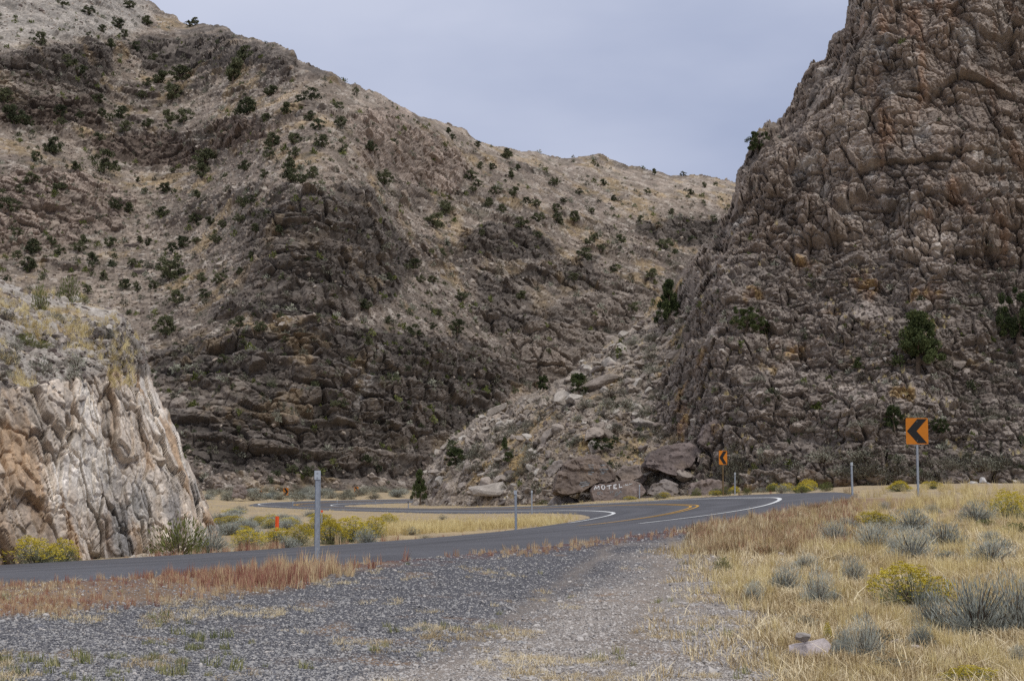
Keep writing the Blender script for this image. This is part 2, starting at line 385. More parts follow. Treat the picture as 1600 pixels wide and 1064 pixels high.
o_arr = np.linspace(-4.1, 5.5, q)
lane = np.exp(-((np.abs(np.abs(o_arr) - 1.75) - .85) / .38) ** 2)       # wheel tracks
c = np.array([.088, .088, .098])[None] * (1 - .22 * lane[:, None])
c = np.broadcast_to(c[None], (n, q, 3)).reshape(-1, 3)
c = c * (1 + .18 * fbm(V * .25, 3, 3))[:, None]
road = link('road', fast_mesh('road', V, Fq, c), M['asphalt'], label='grey asphalt two-lane road winding in an S through the canyon', cat='road', kind='structure')
def paint(name, o, w, s0, s1, mat, label):
    V, Fq, n, q = strip([o - w / 2, o + w / 2], .012, s0, s1)
    return link(name, fast_mesh(name, V, Fq), M[mat], road, label)
paint('edge_line', 3.5, .17, 34, 238, 'white_line', 'white outer edge line')
paint('edge_line', -3.5, .17, 47, 238, 'white_line', 'white inner edge line')
paint('centre_line', .15, .12, 38, 238, 'yellow_line', 'double yellow centre line')
paint('centre_line', -.15, .12, 38, 238, 'yellow_line', 'double yellow centre line')

# ------------------------------------------------------------------ hills: slopes, ledges and walls stacked up from their foot
def blob_mask(PX, PY, polys, soft=9):
    """union of polygons (picture places) with soft rims"""
    out = np.zeros(PX.shape, f32)
    for P in polys:
        P = np.array(P, float); n = len(P)
        ins = np.zeros(PX.shape, bool); dm = np.full(PX.shape, 1e9, f32)
        for i in range(n):
            a, b = P[i], P[(i + 1) % n]
            c1 = (a[1] > PY) != (b[1] > PY)
            with np.errstate(divide='ignore', invalid='ignore'):
                xi = (b[0] - a[0]) * (PY - a[1]) / (b[1] - a[1] + 1e-12) + a[0]
            ins ^= c1 & (PX < xi)
            ab = b - a; t = np.clip(((PX - a[0]) * ab[0] + (PY - a[1]) * ab[1]) / (ab @ ab + 1e-9), 0, 1)
            dm = np.minimum(dm, np.hypot(PX - a[0] - t * ab[0], PY - a[1] - t * ab[1]))
        sd = np.where(ins, dm, -dm)
        out = np.maximum(out, ss(-soft, soft, sd))
    return out
def box(a, r, axis):
    w = 2 * r + 1
    pad = [(0, 0)] * a.ndim; pad[axis] = (r + 1, r)
    c = np.cumsum(np.pad(a, pad, mode='edge'), axis=axis, dtype=np.float64)
    n = a.shape[axis]
    return (np.take(c, np.arange(w, w + n), axis) - np.take(c, np.arange(0, n), axis)) / w
def ragged(top, step, amp, seed):
    t = np.array(top, float); d = np.concatenate([[0], np.cumsum(np.hypot(*np.diff(t, axis=0).T))]); u = np.arange(0, d[-1], step)
    x = np.interp(u, d, t[:, 0]); y = np.interp(u, d, t[:, 1]); z = 0 * u
    j = amp * fbm(np.stack([u * .045, z, z + seed], -1), 4, seed, .6)
    return [(a, b + c_) for a, b, c_ in zip(np.maximum.accumulate(x + np.arange(len(x)) * 1e-4), y, j)]
class Hill:
    def __init__(s, x0, x1, dx, y0, y1, dy, base, dist, top, tanf, rw, ra, back, skirt=26, side=.25, ease=(14, 10)):
        s.xs = dx if hasattr(dx, '__len__') else np.arange(x0, x1, dx); s.ys = np.arange(y0, y1, -dy); s.dx, s.dy = dx, dy
        PX, PY = np.meshgrid(s.xs, s.ys); s.PX, s.PY = PX, PY
        by = np.interp(s.xs, *zip(*base)); ty = np.interp(s.xs, *zip(*top))
        s.top = ty
        D = np.interp(s.xs, *zip(*dist)).copy()
        tan = tanf(PX, PY)
        Ds = np.empty(PX.shape)
        for j, y in enumerate(s.ys):
            act = (y < by) & (y >= ty)
            te = (752 - y) / FPX
            D = np.where(act, D + np.minimum(D * dy / FPX / np.maximum(tan[j] - te, .09), 2.6), D)
            Ds[j] = D
        # ease neighbouring columns into one another so that ledges do not tear
        Ds = box(box(Ds, ease[0], 1), ease[1], 1); Ds = box(Ds, 2, 0)
        tp = np.array(top, float); dm = np.full(PX.shape, 1e9, f32); CX = PX.copy(); CY = PY.copy()
        for i in range(len(tp) - 1):
            a, b = tp[i], tp[i + 1]
            if max(a[1], b[1]) < -75: continue
            ja = int(np.searchsorted(-s.ys, -(max(a[1], b[1]) + 80))); jb = int(np.searchsorted(-s.ys, -(min(a[1], b[1]) - 80)))
            ia = int(np.searchsorted(s.xs, min(a[0], b[0]) - 80)); ib = int(np.searchsorted(s.xs, max(a[0], b[0]) + 80))
            if jb <= ja or ib <= ia: continue
            W_ = (slice(ja, jb), slice(ia, ib)); px_, py_ = PX[W_], PY[W_]
            ab = b - a; t = np.clip(((px_ - a[0]) * ab[0] + (py_ - a[1]) * ab[1]) / (ab @ ab + 1e-9), 0, 1)
            qx = a[0] + t * ab[0]; qy = a[1] + t * ab[1]; dd = np.hypot(px_ - qx, py_ - qy); m = dd < dm[W_]
            dm[W_] = np.where(m, dd, dm[W_]); CX[W_] = np.where(m, qx, CX[W_]); CY[W_] = np.where(m, qy, CY[W_])
        outm = PY < ty[None]
        q = np.clip(np.where(outm, 0, dm) / rw, 0, 1); Ds = Ds + ra * (1 - q) ** 2.2
        over = np.where(outm, dm, 0); s.over = over
        ci = s.ix(CX); cj = np.clip(np.ceil((y0 - CY) / dy).astype(int) - 1, 0, len(s.ys) - 1)
        Dc = np.where(outm, Ds[cj, ci], Ds)
        P = pt(np.where(outm, CX, PX), np.where(outm, CY, PY), Dc)
        P[..., 0] += over * back * side; P[..., 1] += over * back; P[..., 2] -= over * back * .9
        s.P = P; s.skirt = skirt * dy
        du = np.gradient(P, axis=1); dv = np.gradient(P, axis=0)
        s.sp = np.maximum(np.linalg.norm(du, axis=-1), np.linalg.norm(dv, axis=-1))
        s.fade = lambda L: ss(.8 * L, .3 * L, s.sp)
        N = np.cross(du, dv); N /= np.linalg.norm(N, axis=-1, keepdims=True) + 1e-9
        N = np.where((over > 0)[..., None], np.array([0, -.6, .8]), N)
        for r_ in (16, 12):
            N = box(box(N, r_, 0), r_, 1); N /= np.linalg.norm(N, axis=-1, keepdims=True) + 1e-9
        V_ = np.stack([-P[..., 0], -P[..., 1], .30 * np.hypot(P[..., 0], P[..., 1])], -1); V_ /= np.linalg.norm(V_, axis=-1, keepdims=True)
        s.Ng = N
        N = N * .25 + V_ * .75; N /= np.linalg.norm(N, axis=-1, keepdims=True)
        s.N = N
    def ix(s, px): return np.clip(np.round(np.interp(px, s.xs, np.arange(len(s.xs)))).astype(int), 0, len(s.xs) - 1)
    def build(s, name, cols, mat, keep=None, smooth=False, **k):
        ny, nx = s.PX.shape
        ok = s.over <= s.skirt
        if keep is not None: ok &= keep
        i = (np.arange(ny - 1)[:, None] * nx + np.arange(nx - 1)[None])
        f = ok[:-1, :-1] & ok[1:, :-1] & ok[:-1, 1:] & ok[1:, 1:]
        i = i[f]
        Fq = np.stack([i, i + 1, i + nx + 1, i + nx], 1)
        used = np.zeros(ny * nx, bool); used[Fq.ravel()] = True
        re = np.cumsum(used) - 1
        me = fast_mesh(name, s.P.reshape(-1, 3)[used], re[Fq], cols.reshape(-1, 3)[used], smooth)
        s.ob = link(name, me, mat, **k); return s.ob
    def at(s, px, py):
        j = int(round((s.ys[0] - py) / s.dy)); i = int(s.ix(px))
        j = min(max(j, 0), len(s.ys) - 1)
        jt = int(math.floor((s.ys[0] - s.top[i]) / s.dy)); j = min(j, max(jt, 0))
        return s.P[j, i].copy()

# ---- far mountain
MT_TOP = [(-200, -90), (120, -45), (200, 0), (240, 4), (265, 24), (292, 36), (345, 41), (366, 55), (400, 60), (460, 79), (468, 101), (520, 113), (542, 130), (600, 150), (640, 174), (720, 200), (742, 216), (790, 233), (850, 240), (885, 251), (905, 246), (930, 242), (960, 250), (985, 262), (1020, 268), (1060, 273), (1100, 275), (1143, 285), (1300, 300)]
MT_DARK = [[(225, 560), (300, 530), (420, 515), (520, 505), (640, 520), (770, 540), (800, 600), (745, 690), (665, 745), (330, 748), (285, 690), (250, 620)],
           [(372, 390), (382, 332), (480, 312), (555, 292), (588, 298), (632, 360), (660, 425), (600, 478), (520, 500), (330, 495), (370, 450)],
           [(-150, 88), (100, 80), (178, 74), (190, 110), (165, 128), (170, 165), (130, 200), (60, 175), (-150, 170)],
           [(208, 66), (240, 52), (340, 42), (400, 60), (465, 79), (470, 104), (440, 118), (400, 98), (335, 112), (232, 108)],
           [(474, 104), (522, 112), (542, 130), (490, 130)],
           [(715, 372), (760, 350), (850, 372), (892, 388), (880, 402), (800, 412), (725, 405)],
           [(760, 440), (830, 420), (935, 436), (930, 452), (850, 470), (900, 500), (760, 520), (740, 480)],
           [(900, 412), (935, 402), (920, 426), (870, 424)], [(990, 350), (1060, 338), (1160, 352), (1160, 392), (1090, 385), (1010, 372)]]
MT_BROWN = [[(140, 222), (230, 212), (300, 220), (330, 245), (300, 262), (220, 268), (150, 250)], [(335, 195), (400, 183), (425, 215), (390, 235), (345, 228)], [(-150, 150), (150, 160), (170, 205), (-150, 200)]]
MT_PINK = [[(545, 200), (585, 168), (640, 178), (690, 215), (735, 255), (725, 300), (670, 300), (600, 270), (560, 250)], [(-150, 290), (60, 270), (130, 275), (215, 320), (190, 375), (90, 380), (40, 395), (-150, 420)]]
MT_KNOB = [[(780, 545), (800, 500), (860, 480), (930, 455), (1030, 470), (1060, 520), (960, 600), (830, 610), (775, 590)]]
MT_PALE = [[(-150, -60), (200, -40), (240, 20), (215, 55), (180, 70), (60, 70), (-150, 85)]]
def mt_masks(PX, PY):
    q = np.stack([PX * .02, PY * .03, 0 * PX], -1); w1 = fbm(q, 4, 2) * 22; w2 = fbm(q + 9, 4, 6) * 14
    g = lambda P, s=8: blob_mask(PX + w1, PY + w2, P, s)
    return g(MT_DARK), g(MT_BROWN), g(MT_PINK, 12), g(MT_KNOB, 12), g(MT_PALE, 14)
_mk = {}
def mt_tan(PX, PY):
    d, b, p, k, pl = mt_masks(PX, PY); _mk['m'] = (d, b, p, k, pl)
    q = np.stack([PX * .006, PY * .022, 0 * PX], -1); led = fbm(q, 4, 12)
    st = np.maximum.reduce([d, b * .8, p * .45, k * .5])
    slope = .54 + .10 * fbm(q * 1.3, 3, 15)
    cl = 2.3 * (1 - .80 * ss(.12, .3, led))        # ledges run through the walls
    return lerp(slope + ss(300, 0, PY) * .10, cl, st)
mt = Hill(-170, 1200, 1.5, 775, -50, 1.3, [(-200, 770), (300, 770), (700, 768), (1300, 768)],
          [(-200, 196), (330, 206), (450, 216), (650, 234), (800, 254), (1300, 270)], ragged(MT_TOP, 6, 7, 5), mt_tan, 30, 9, .9, ease=(60, 40))
d, b, p, k, pl = _mk['m']
P0 = mt.P.astype(f32)
Q = P0 + 1.2 * np.stack([fbm(P0 * .12, 3, 61), fbm(P0 * .12 + 7, 3, 62), fbm(P0 * .12 + 17, 3, 63)], -1)
B1, r1 = blocks(Q, (7, 7, 3.4), 1); B2, r2 = blocks(Q, (2.6, 2.6, 1.5), 2, crack=.45)
rag = fbm(P0 * .22, 4, 64) * .45 + (r1 - .5) * .55 + (r2 - .5) * .45
shelf = ss(.10, .30, fbm(np.stack([P0[..., 0] * .018 + .002 * P0[..., 2], P0[..., 1] * .018, P0[..., 2] * .16], -1) + .02 * rag[..., None], 4, 66))
d, b, p, k = (ss(.32, .68, np.clip(x, 0, 1) + rag * np.clip(4 * x * (1 - x) + .25, 0, 1) * .9) for x in (d, b, p, k))
d = d * (1 - .62 * shelf)
rockness = np.maximum.reduce([d, b, p * .8, k * .9])
B3, r3 = blocks(P0, (1.25, 1.25, .8), 3, crack=.4, cw=.14)
zz = (Q[..., 2] + .10 * Q[..., 0]) / 4.2; saw = (zz - np.floor(zz)); saw = np.where(saw < .8, saw / .8, (1 - saw) / .2)
zz2 = (Q[..., 2] + .10 * Q[..., 0]) / 1.7; saw2 = (zz2 - np.floor(zz2)); saw2 = np.where(saw2 < .8, saw2 / .8, (1 - saw2) / .2)
big = fbm(P0 * .045, 4, 71)
outc = ss(-.02, .16, fbm(P0 * np.array([.022, .022, .15]) + .15 * fbm(P0 * .1, 2, 76)[..., None], 4, 75)) * (1 - rockness)      # smaller rock ribs showing through the slope
rks = box(box(rockness, 7, 0), 7, 1)
ampl = lerp(.35, 1.0, np.maximum(rockness, outc * .75))
disp = big * 2.4 * (.4 + .6 * rks) + B1 * 2.3 * np.maximum(rks, p * .8) * mt.fade(5) + B2 * lerp(.5, 1.1, np.maximum(rks, p)) * mt.fade(2.4) + B3 * lerp(.40, .42, rks) * mt.fade(1.2)
disp += rks * (saw * 1.7 * mt.fade(4) + saw2 * .7 * mt.fade(1.8)) + outc * (B1 * 1.6 * mt.fade(5) + 1.9 * saw * mt.fade(4) + .6 * saw2 * mt.fade(1.8))
near = ss(0, 45, mt.PY - mt.top[None])
mt.P = P0 + mt.N * (disp * lerp(.35, 1, near))[..., None]
n1 = fbm(P0 * .16, 4, 81); n2 = fbm(P0 * .5, 4, 82); n3 = fbm(P0 * .06, 4, 83); n4 = fbm(P0 * 1.1, 3, 84)
col = np.broadcast_to(np.array([.285, .232, .185]), P0.shape).copy()
col = mixc(col, [.20, .160, .132], ss(-.1, .5, n3) * .7)
col = mixc(col, [.36, .305, .25], ss(.1, .5, n2) * .6)
col = mixc(col, [.165, .138, .118], outc * .66)
dim = blob_mask(mt.PX + 20 * n1, mt.PY + 20 * n2, [[(225, 470), (300, 400), (380, 300), (600, 290), (690, 410), (830, 425), (1000, 430), (1000, 520), (800, 620), (660, 760), (300, 760), (240, 600)]], 40)
col = mixc(col, [.150, .125, .107], dim * .5)
grass = ss(.05, .45, n1 + .25 * n2) * (1 - rockness * .75) * (1 - pl * .7)
col = mixc(col, [.33, .235, .110], grass * .62)
col = mixc(col, [.13, .120, .080], ss(.25, .5, fbm(P0 * .35 + 30, 3, 85)) * .5 * (1 - rockness * .5))
col = mixc(col, [.33, .262, .215], p * .75)
col = mixc(col, [.255, .215, .180], k * .8)
col = mixc(col, [.150, .112, .088], b * .85)
dk = np.array([.125, .107, .093]) + ss(-.2, .4, n2)[..., None] * np.array([.040, .034, .028]) + (ss(.15, .5, n1) * ss(0, .4, n3))[..., None] * np.array([.045, .027, .016])
col = col * (1 - (d * .92)[..., None]) + dk * (d * .92)[..., None]
col = mixc(col, [.36, .335, .300], pl * .8)
col = mixc(col, [.27, .195, .105], d * ss(.30, .5, n1 + .3 * n4) * .5)                  # straw on the ledges
col *= (.93 * lerp(.78, 1.22, r2) * lerp(.84, 1.16, r1) * lerp(.85, 1.15, r3))[..., None]
col = lerp(col.mean(-1, keepdims=True), col, .88)
lite = (r3 > .86) * (1 - rockness) ; col = mixc(col, [.44, .40, .35], lite * .55)
gul = blob_mask(mt.PX + 6 * n2, mt.PY, [[(545, 640), (560, 610), (583, 560), (600, 530), (604, 535), (592, 565), (575, 610), (556, 648)]], 4)
col = mixc(col, [.33, .31, .29], gul * .6)
hide = ~((mt.PX < 20) & (mt.PY > 700)) & ~((mt.PX > 960) & (mt.PY > 640))
mountain = mt.build('mountain', col, M['mountain'], hide, label='tall brown rocky mountainside with dark cliff bands behind the road', cat='mountain', kind='structure')

# ---- right hand cliff with its boulder slope
RC_TOP = [(640, 790), (655, 772), (664, 735), (680, 712), (720, 664), (760, 648), (800, 636), (850, 598), (905, 566), (950, 538), (1000, 505), (1020, 478), (1042, 452), (1062, 436), (1080, 402), (1110, 376), (1138, 330), (1148, 290), (1152, 262), (1166, 238), (1182, 205), (1215, 180), (1238, 148), (1256, 104), (1290, 84), (1300, 50), (1318, 30), (1326, -10), (1345, -70), (1800, -90)]
RC_WALL = [[(1062, 436), (1080, 402), (1110, 376), (1148, 290), (1166, 238), (1215, 180), (1256, 104), (1300, 50), (1340, -90), (1800, -90), (1800, 440), (1600, 420), (1480, 405), (1380, 410), (1250, 405), (1150, 400)]]
RC_BAND = [[(1055, 450), (1150, 405), (1380, 415), (1600, 430), (1800, 440), (1800, 560), (1600, 560), (1480, 545), (1420, 490), (1300, 520), (1180, 500), (1120, 540), (1070, 520)],
           [(1040, 600), (1075, 530), (1130, 560), (1160, 580), (1250, 590), (1270, 640), (1270, 745), (1120, 745), (1090, 700), (1050, 680), (1020, 640)],
           [(1275, 650), (1330, 640), (1400, 660), (1390, 745), (1280, 748)], [(1440, 640), (1520, 590), (1620, 600), (1800, 600), (1800, 750), (1450, 748)]]
def rc_masks(PX, PY):
    q = np.stack([PX * .02, PY * .025, 0 * PX], -1); w1 = fbm(q, 4, 2) * 16; w2 = fbm(q + 9, 4, 6) * 12
    return blob_mask(PX, PY + w2, RC_WALL, 8), np.maximum(blob_mask(PX + w1, PY + w2, RC_BAND, 9), .80 * ss(1070, 1120, PX + w1 * 2) * ss(775, 750, PY))
def rc_tan(PX, PY):
    w, bnd = rc_masks(PX, PY); _mk['r'] = (w, bnd)
    q = np.stack([PX * .008, PY * .03, 0 * PX], -1); led = fbm(q, 4, 112)
    slope = .60 + .12 * fbm(q * 1.3, 3, 115)
    slope = slope + .35 * ss(1060, 1140, PX)
    st = np.maximum(w * 1.0, bnd * .9)
    wall = lerp(2.2 * (1 - .74 * ss(.02, .24, led)), 3.6 * (1 - .6 * ss(.25, .4, led)), w)
    return lerp(slope, wall, st)
rc = Hill(640, 1700, 1.4, 800, -62, 1.3, [(640, 795), (680, 790), (750, 789), (900, 783), (1050, 774), (1150, 769), (1230, 764), (1450, 756), (1800, 752)],
          [(640, 141), (680, 138.5), (750, 132), (900, 117), (1050, 117), (1150, 112), (1230, 109), (1450, 106), (1600, 103), (1800, 101)], ragged(RC_TOP, 5, 20, 4), rc_tan, 70, 9, .35, ease=(30, 20))
w, bnd = _mk['r']; P0 = rc.P.astype(f32)
Q = P0 + .45 * np.stack([fbm(P0 * .3, 3, 161), fbm(P0 * .3 + 7, 3, 162), fbm(P0 * .3 + 17, 3, 163)], -1)
Bl = Q.copy(); Bl[..., 0] += .35 * Q[..., 2]                      # joints lean to the left going up
B0, r0 = blocks(Bl, (7.5, 7.5, 4.5), 11, crack=.12, cw=.05)
B1, r1 = blocks(Bl, (2.0, 2.0, 2.6), 12, crack=.45, cw=.08); B2, r2 = blocks(Q, (1.0, 1.0, .55), 13, crack=.5, cw=.12); B3, r3 = blocks(P0, (.48, .48, .26), 14, crack=.5, cw=.16)
zl = (Q[..., 2] + .06 * Q[..., 0]) / 1.15; saw = zl - np.floor(zl); saw = np.where(saw < .82, saw / .82, (1 - saw) / .18)
rubble, rr1 = blocks(P0, (1.5, 1.5, 1.0), 15, crack=.5, cw=.16)
bnd = ss(.30, .70, bnd + ((r1 - .5) * .6 + (r2 - .5) * .4 + .3 * fbm(P0 * .6, 3, 169)) * np.clip(4 * bnd * (1 - bnd) + .3, 0, 1))
rk = np.maximum(w, bnd)
n_led = fbm(P0 * .12 + 5, 3, 177) + .1
crk = -.45 * np.exp(-(fbm(Bl * np.array([.42, .42, .07]), 3, 190) / .035) ** 2) - .2 * np.exp(-(fbm(Bl * np.array([.9, .9, .16]) + 20, 3, 191) / .045) ** 2) - .6 * np.exp(-(fbm(Q * np.array([.10, .10, .55]) + 40, 3, 192) / .04) ** 2)
big = fbm(P0 * .11, 4, 171); med = fbm(P0 * np.array([.5, .5, .22]), 4, 172)
rib = ss(.0, .3, fbm(P0 * np.array([.10, .10, .14]), 4, 175)) * (1 - rk)
nose = ss(45, 8, np.abs(rc.PY - rc.top[None] - 25)) * ss(1040, 980, rc.PX)      # bare rock along the crest of the slope
rib = np.maximum(rib, nose)
disp = big * 1.6 * (.35 + .65 * rk) + w * (B0 * 1.7 * rc.fade(6) + med * .9 + crk * 1.0 + (B1 * 1.2 * rc.fade(2.2) + B2 * .55 * rc.fade(.8)) * lerp(.3, 1.25, ss(-.35, .25, fbm(P0 * .17 + 50, 3, 178))) + saw * .45 * rc.fade(1.1) * ss(-.1, .3, n_led)) + bnd * (1 - w) * (crk * .7 + B1 * 1.0 * rc.fade(2.2) + saw * .60 * rc.fade(1.1) + B2 * .36 * rc.fade(.8)) \
    + (1 - rk) * (rubble * lerp(.30, .6, rib) * rc.fade(1.4) + B2 * .16 * rc.fade(.8)) + B3 * .20 * rc.fade(.4) + rib * B1 * .6 * rc.fade(2.2)
near = ss(0, 30, rc.PY - rc.top[None])
rc.P = P0 + rc.N * (disp * lerp(.55, 1, near))[..., None]
n1 = fbm(P0 * .35, 4, 181); n2 = fbm(P0 * 1.1, 4, 182); n3 = fbm(P0 * .14, 4, 183); nv = fbm(P0 * np.array([.9, .9, .12]), 4, 184); n4 = fbm(P0 * 2.5, 3, 186)
slope_c = np.broadcast_to(np.array([.225, .185, .145]), P0.shape).copy()
slope_c = mixc(slope_c, [.29, .255, .22], np.maximum(ss(.0, .35, n2) * .7, rib * .7))
slope_c = mixc(slope_c, [.36, .255, .115], ss(.0, .4, n1 + .3 * n2) * .6 * (1 - rib * .8))
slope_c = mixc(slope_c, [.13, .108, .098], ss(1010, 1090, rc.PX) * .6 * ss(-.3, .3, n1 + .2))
wall_c = np.broadcast_to(np.array([.245, .192, .150]), P0.shape).copy()
wall_c = mixc(wall_c, [.33, .275, .225], ss(-.05, .35, n3 + .4 * n2) * .8)
wall_c = mixc(wall_c, [.30, .165, .085], ss(.08, .5, nv) * ss(1200, 1420, rc.PX) * .55)
wall_c = mixc(wall_c, [.105, .086, .074], ss(.02, .4, fbm(P0 * np.array([.6, .6, .16]) + 40, 4, 185)) * .7)
wall_c = mixc(wall_c, [.45, .42, .38], ss(.25, .5, fbm(P0 * .5 + 70, 4, 187)) * .55)
band_c = np.broadcast_to(np.array([.170, .145, .126]), P0.shape).copy()
band_c = mixc(band_c, [.26, .228, .20], ss(-.1, .35, n2) * .8)
band_c = mixc(band_c, [.19, .115, .068], ss(.15, .45, n1) * ss(0, .4, n3 + .2) * .7)
wall_c = lerp(wall_c.mean(-1, keepdims=True), wall_c, .72); band_c = band_c * 1.14
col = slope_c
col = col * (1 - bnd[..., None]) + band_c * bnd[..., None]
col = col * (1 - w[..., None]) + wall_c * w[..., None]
col = mixc(col, [.34, .245, .11], (1 - w) * ss(.3, .5, n1 + .3 * n4) * ss(.2, .6, rc.Ng[..., 2] + .25) * .6)
col *= (lerp(.82, 1.18, r1) * lerp(.85, 1.15, r2) * (1.08 + .10 * w))[..., None]
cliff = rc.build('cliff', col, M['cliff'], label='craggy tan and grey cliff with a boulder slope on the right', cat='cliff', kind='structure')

# ---- left road cut
LC_TOP = [(-260, 360), (-60, 418), (0, 440), (60, 461), (120, 464), (150, 470), (185, 486), (205, 510), (225, 540), (233, 570), (243, 600), (264, 640), (284, 690), (300, 738), (325, 788), (342, 818), (352, 840), (400, 900)]
def lc_masks(PX, PY):
    q = np.stack([PX * .02, PY * .03, 0 * PX], -1); wob = fbm(q, 4, 202) * 22
    crest = np.interp(PX, [-260, 0, 60, 130, 200, 240, 262, 300], [600, 598, 606, 590, 570, 590, 650, 640])
    cut = ss(-7, 7, PY + wob * .5 - crest)
    bluff = blob_mask(PX + wob * .6, PY, [[(135, 505), (190, 500), (232, 560), (250, 620), (262, 640), (215, 600), (160, 560)]], 10)
    return cut, bluff
def lc_tan(PX, PY):
    cut, bl = lc_masks(PX, PY); _mk['l'] = (cut, bl)
    q = np.stack([PX * .012, PY * .02, 0 * PX], -1)
    return lerp(.50 + .15 * fbm(q * 2, 3, 205), 2.3 + .9 * fbm(q, 3, 206), np.maximum(cut, bl * .7))
lc = Hill(-240, 352, np.concatenate([np.arange(-240, 120, 1.5), np.arange(120, 352, .75)]), 925, 350, 1.25, [(-260, 925), (-60, 905), (0, 898), (100, 887), (200, 874), (270, 862), (330, 838), (352, 828)],
          [(-260, 28), (-60, 31), (0, 32.5), (100, 35), (200, 38.3), (270, 41.5), (330, 46.5), (352, 49)], ragged(LC_TOP, 5, 11, 6), lc_tan, 46, 3.5, .12, side=-.6)
lc.fade = lambda L: ss(.5 * L, .18 * L, lc.sp)
cut, bl = _mk['l']; P0 = lc.P.astype(f32)
Q = P0 + .35 * np.stack([fbm(P0 * .8, 3, 261), fbm(P0 * .8 + 7, 3, 262), fbm(P0 * .8 + 17, 3, 263)], -1)
# steep sheets: a frame leaning with the shear, thin across, long up the face
S3 = np.stack([Q[..., 0] + .28 * Q[..., 2] + .25 * Q[..., 1], Q[..., 1], Q[..., 2] - .3 * Q[..., 0]], -1)
B0, r0 = blocks(S3, (1.05, 1.05, 1.9), 21, crack=.5, cw=.06); B1, r1 = blocks(S3, (.40, .40, .62), 22, crack=.55, cw=.09); B2, r2 = blocks(Q, (.20, .20, .24), 23, crack=.45, cw=.14)
B4, r4 = blocks(Q, (1.4, 1.4, .9), 24, crack=.5, cw=.1); B5, r5 = blocks(Q, (.5, .5, .35), 25, crack=.5, cw=.12)
big = fbm(P0 * .3, 4, 271); flute = fbm(S3 * np.array([1.6, .5, .14]), 4, 272)
disp = cut * (big * .75 + flute * .20 * lc.fade(.9) + B0 * .62 * lc.fade(.85) + B1 * .22 * lc.fade(.35) + B2 * .07 * lc.fade(.2)) + (1 - cut) * (big * .4 + B4 * lerp(.25, .6, bl) * lc.fade(1.2) + B5 * lerp(.16, .26, bl) * lc.fade(.5) + B2 * .07 * lc.fade(.2))
near = ss(0, 22, lc.PY - lc.top[None])
lc.P = P0 + lc.N * (disp * lerp(.6, 1, near))[..., None]
n1 = fbm(P0 * .9, 4, 281); n2 = fbm(P0 * 2.6, 4, 282); ns_ = fbm(S3 * np.array([2.2, .8, .38]), 4, 283); ns2 = fbm(S3 * np.array([1.8, .7, .32]) + 31, 4, 284); n5 = fbm(P0 * .45, 4, 285)
cc = np.broadcast_to(np.array([.62, .54, .455]), P0.shape).copy()
cc = mixc(cc, [.78, .73, .66], ss(-.1, .3, n1) * .85)
cc = mixc(cc, [.42, .275, .155], ss(.05, .4, ns_) * .75)
cc = mixc(cc, [.20, .18, .16], ss(.12, .45, ns2) * .75)
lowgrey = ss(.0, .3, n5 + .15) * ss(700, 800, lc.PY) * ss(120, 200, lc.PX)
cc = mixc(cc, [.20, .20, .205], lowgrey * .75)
rub = blob_mask(lc.PX + 10 * n1, lc.PY + 10 * n2, [[(-260, 740), (30, 745), (70, 800), (90, 860), (60, 900), (-260, 930)]], 14)
cc = mixc(cc, [.30, .235, .18], rub * .5)
uc = np.broadcast_to(np.array([.36, .33, .295]), P0.shape).copy()
uc = mixc(uc, [.42, .395, .36], ss(0, .4, n2) * .7)
uc = mixc(uc, [.40, .285, .13], ss(.05, .4, n1 - .35 * bl) * .7 * (1 - bl))
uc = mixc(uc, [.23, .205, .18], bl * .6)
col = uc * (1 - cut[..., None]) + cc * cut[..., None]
col *= (lerp(.84, 1.16, r1) * lerp(.88, 1.12, r2))[..., None]
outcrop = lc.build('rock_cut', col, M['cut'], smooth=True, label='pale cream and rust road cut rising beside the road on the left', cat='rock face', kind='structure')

# ------------------------------------------------------------------ stones
def stone_mesh(name, seed, sub=3, flat=.7, rough=.16, col=(.3, .27, .24), cuts=7):
    """a broken stone: a ball cut flat by random planes"""
    bm = bmesh.new(); bmesh.ops.create_icosphere(bm, subdivisions=sub, radius=1)
    g = np.random.default_rng(seed)
    v = np.array([x.co[:] for x in bm.verts])
    for _ in range(cuts * 2):
        n = g.normal(size=3); n /= np.linalg.norm(n); h = g.uniform(.42, .8)
        d = v @ n; v = v - np.maximum(d - h, 0)[:, None] * n
    v = v * np.array([g.uniform(.9, 1.25), g.uniform(.75, 1.05), flat * g.uniform(.8, 1.1)])
    v = v + (rough * fbm(v * 1.9 + seed, 3, seed))[:, None] * v
    for x, c_ in zip(bm.verts, v): x.co = c_
    me = bm_mesh(name, bm)
    c4 = np.ones((len(v), 4), f32); c4[:, :3] = np.array(col) * (1 + .25 * fbm(v * 2.5 + seed, 3, seed + 3))[:, None]
    ca = me.color_attributes.new('Col', 'FLOAT_COLOR', 'POINT'); ca.data.foreach_set('color', c4.ravel())
    me.materials.append(M['stone']); return me
def proto_collection(name, meshes, mats=None):
    c = bpy.data.collections.new(name)
    for k, me in enumerate(meshes):
        o = bpy.data.objects.new('%s_%02d' % (name, k), me)
        if mats is not None and not me.materials: me.materials.append(mats)
        c.objects.link(o)
    return c
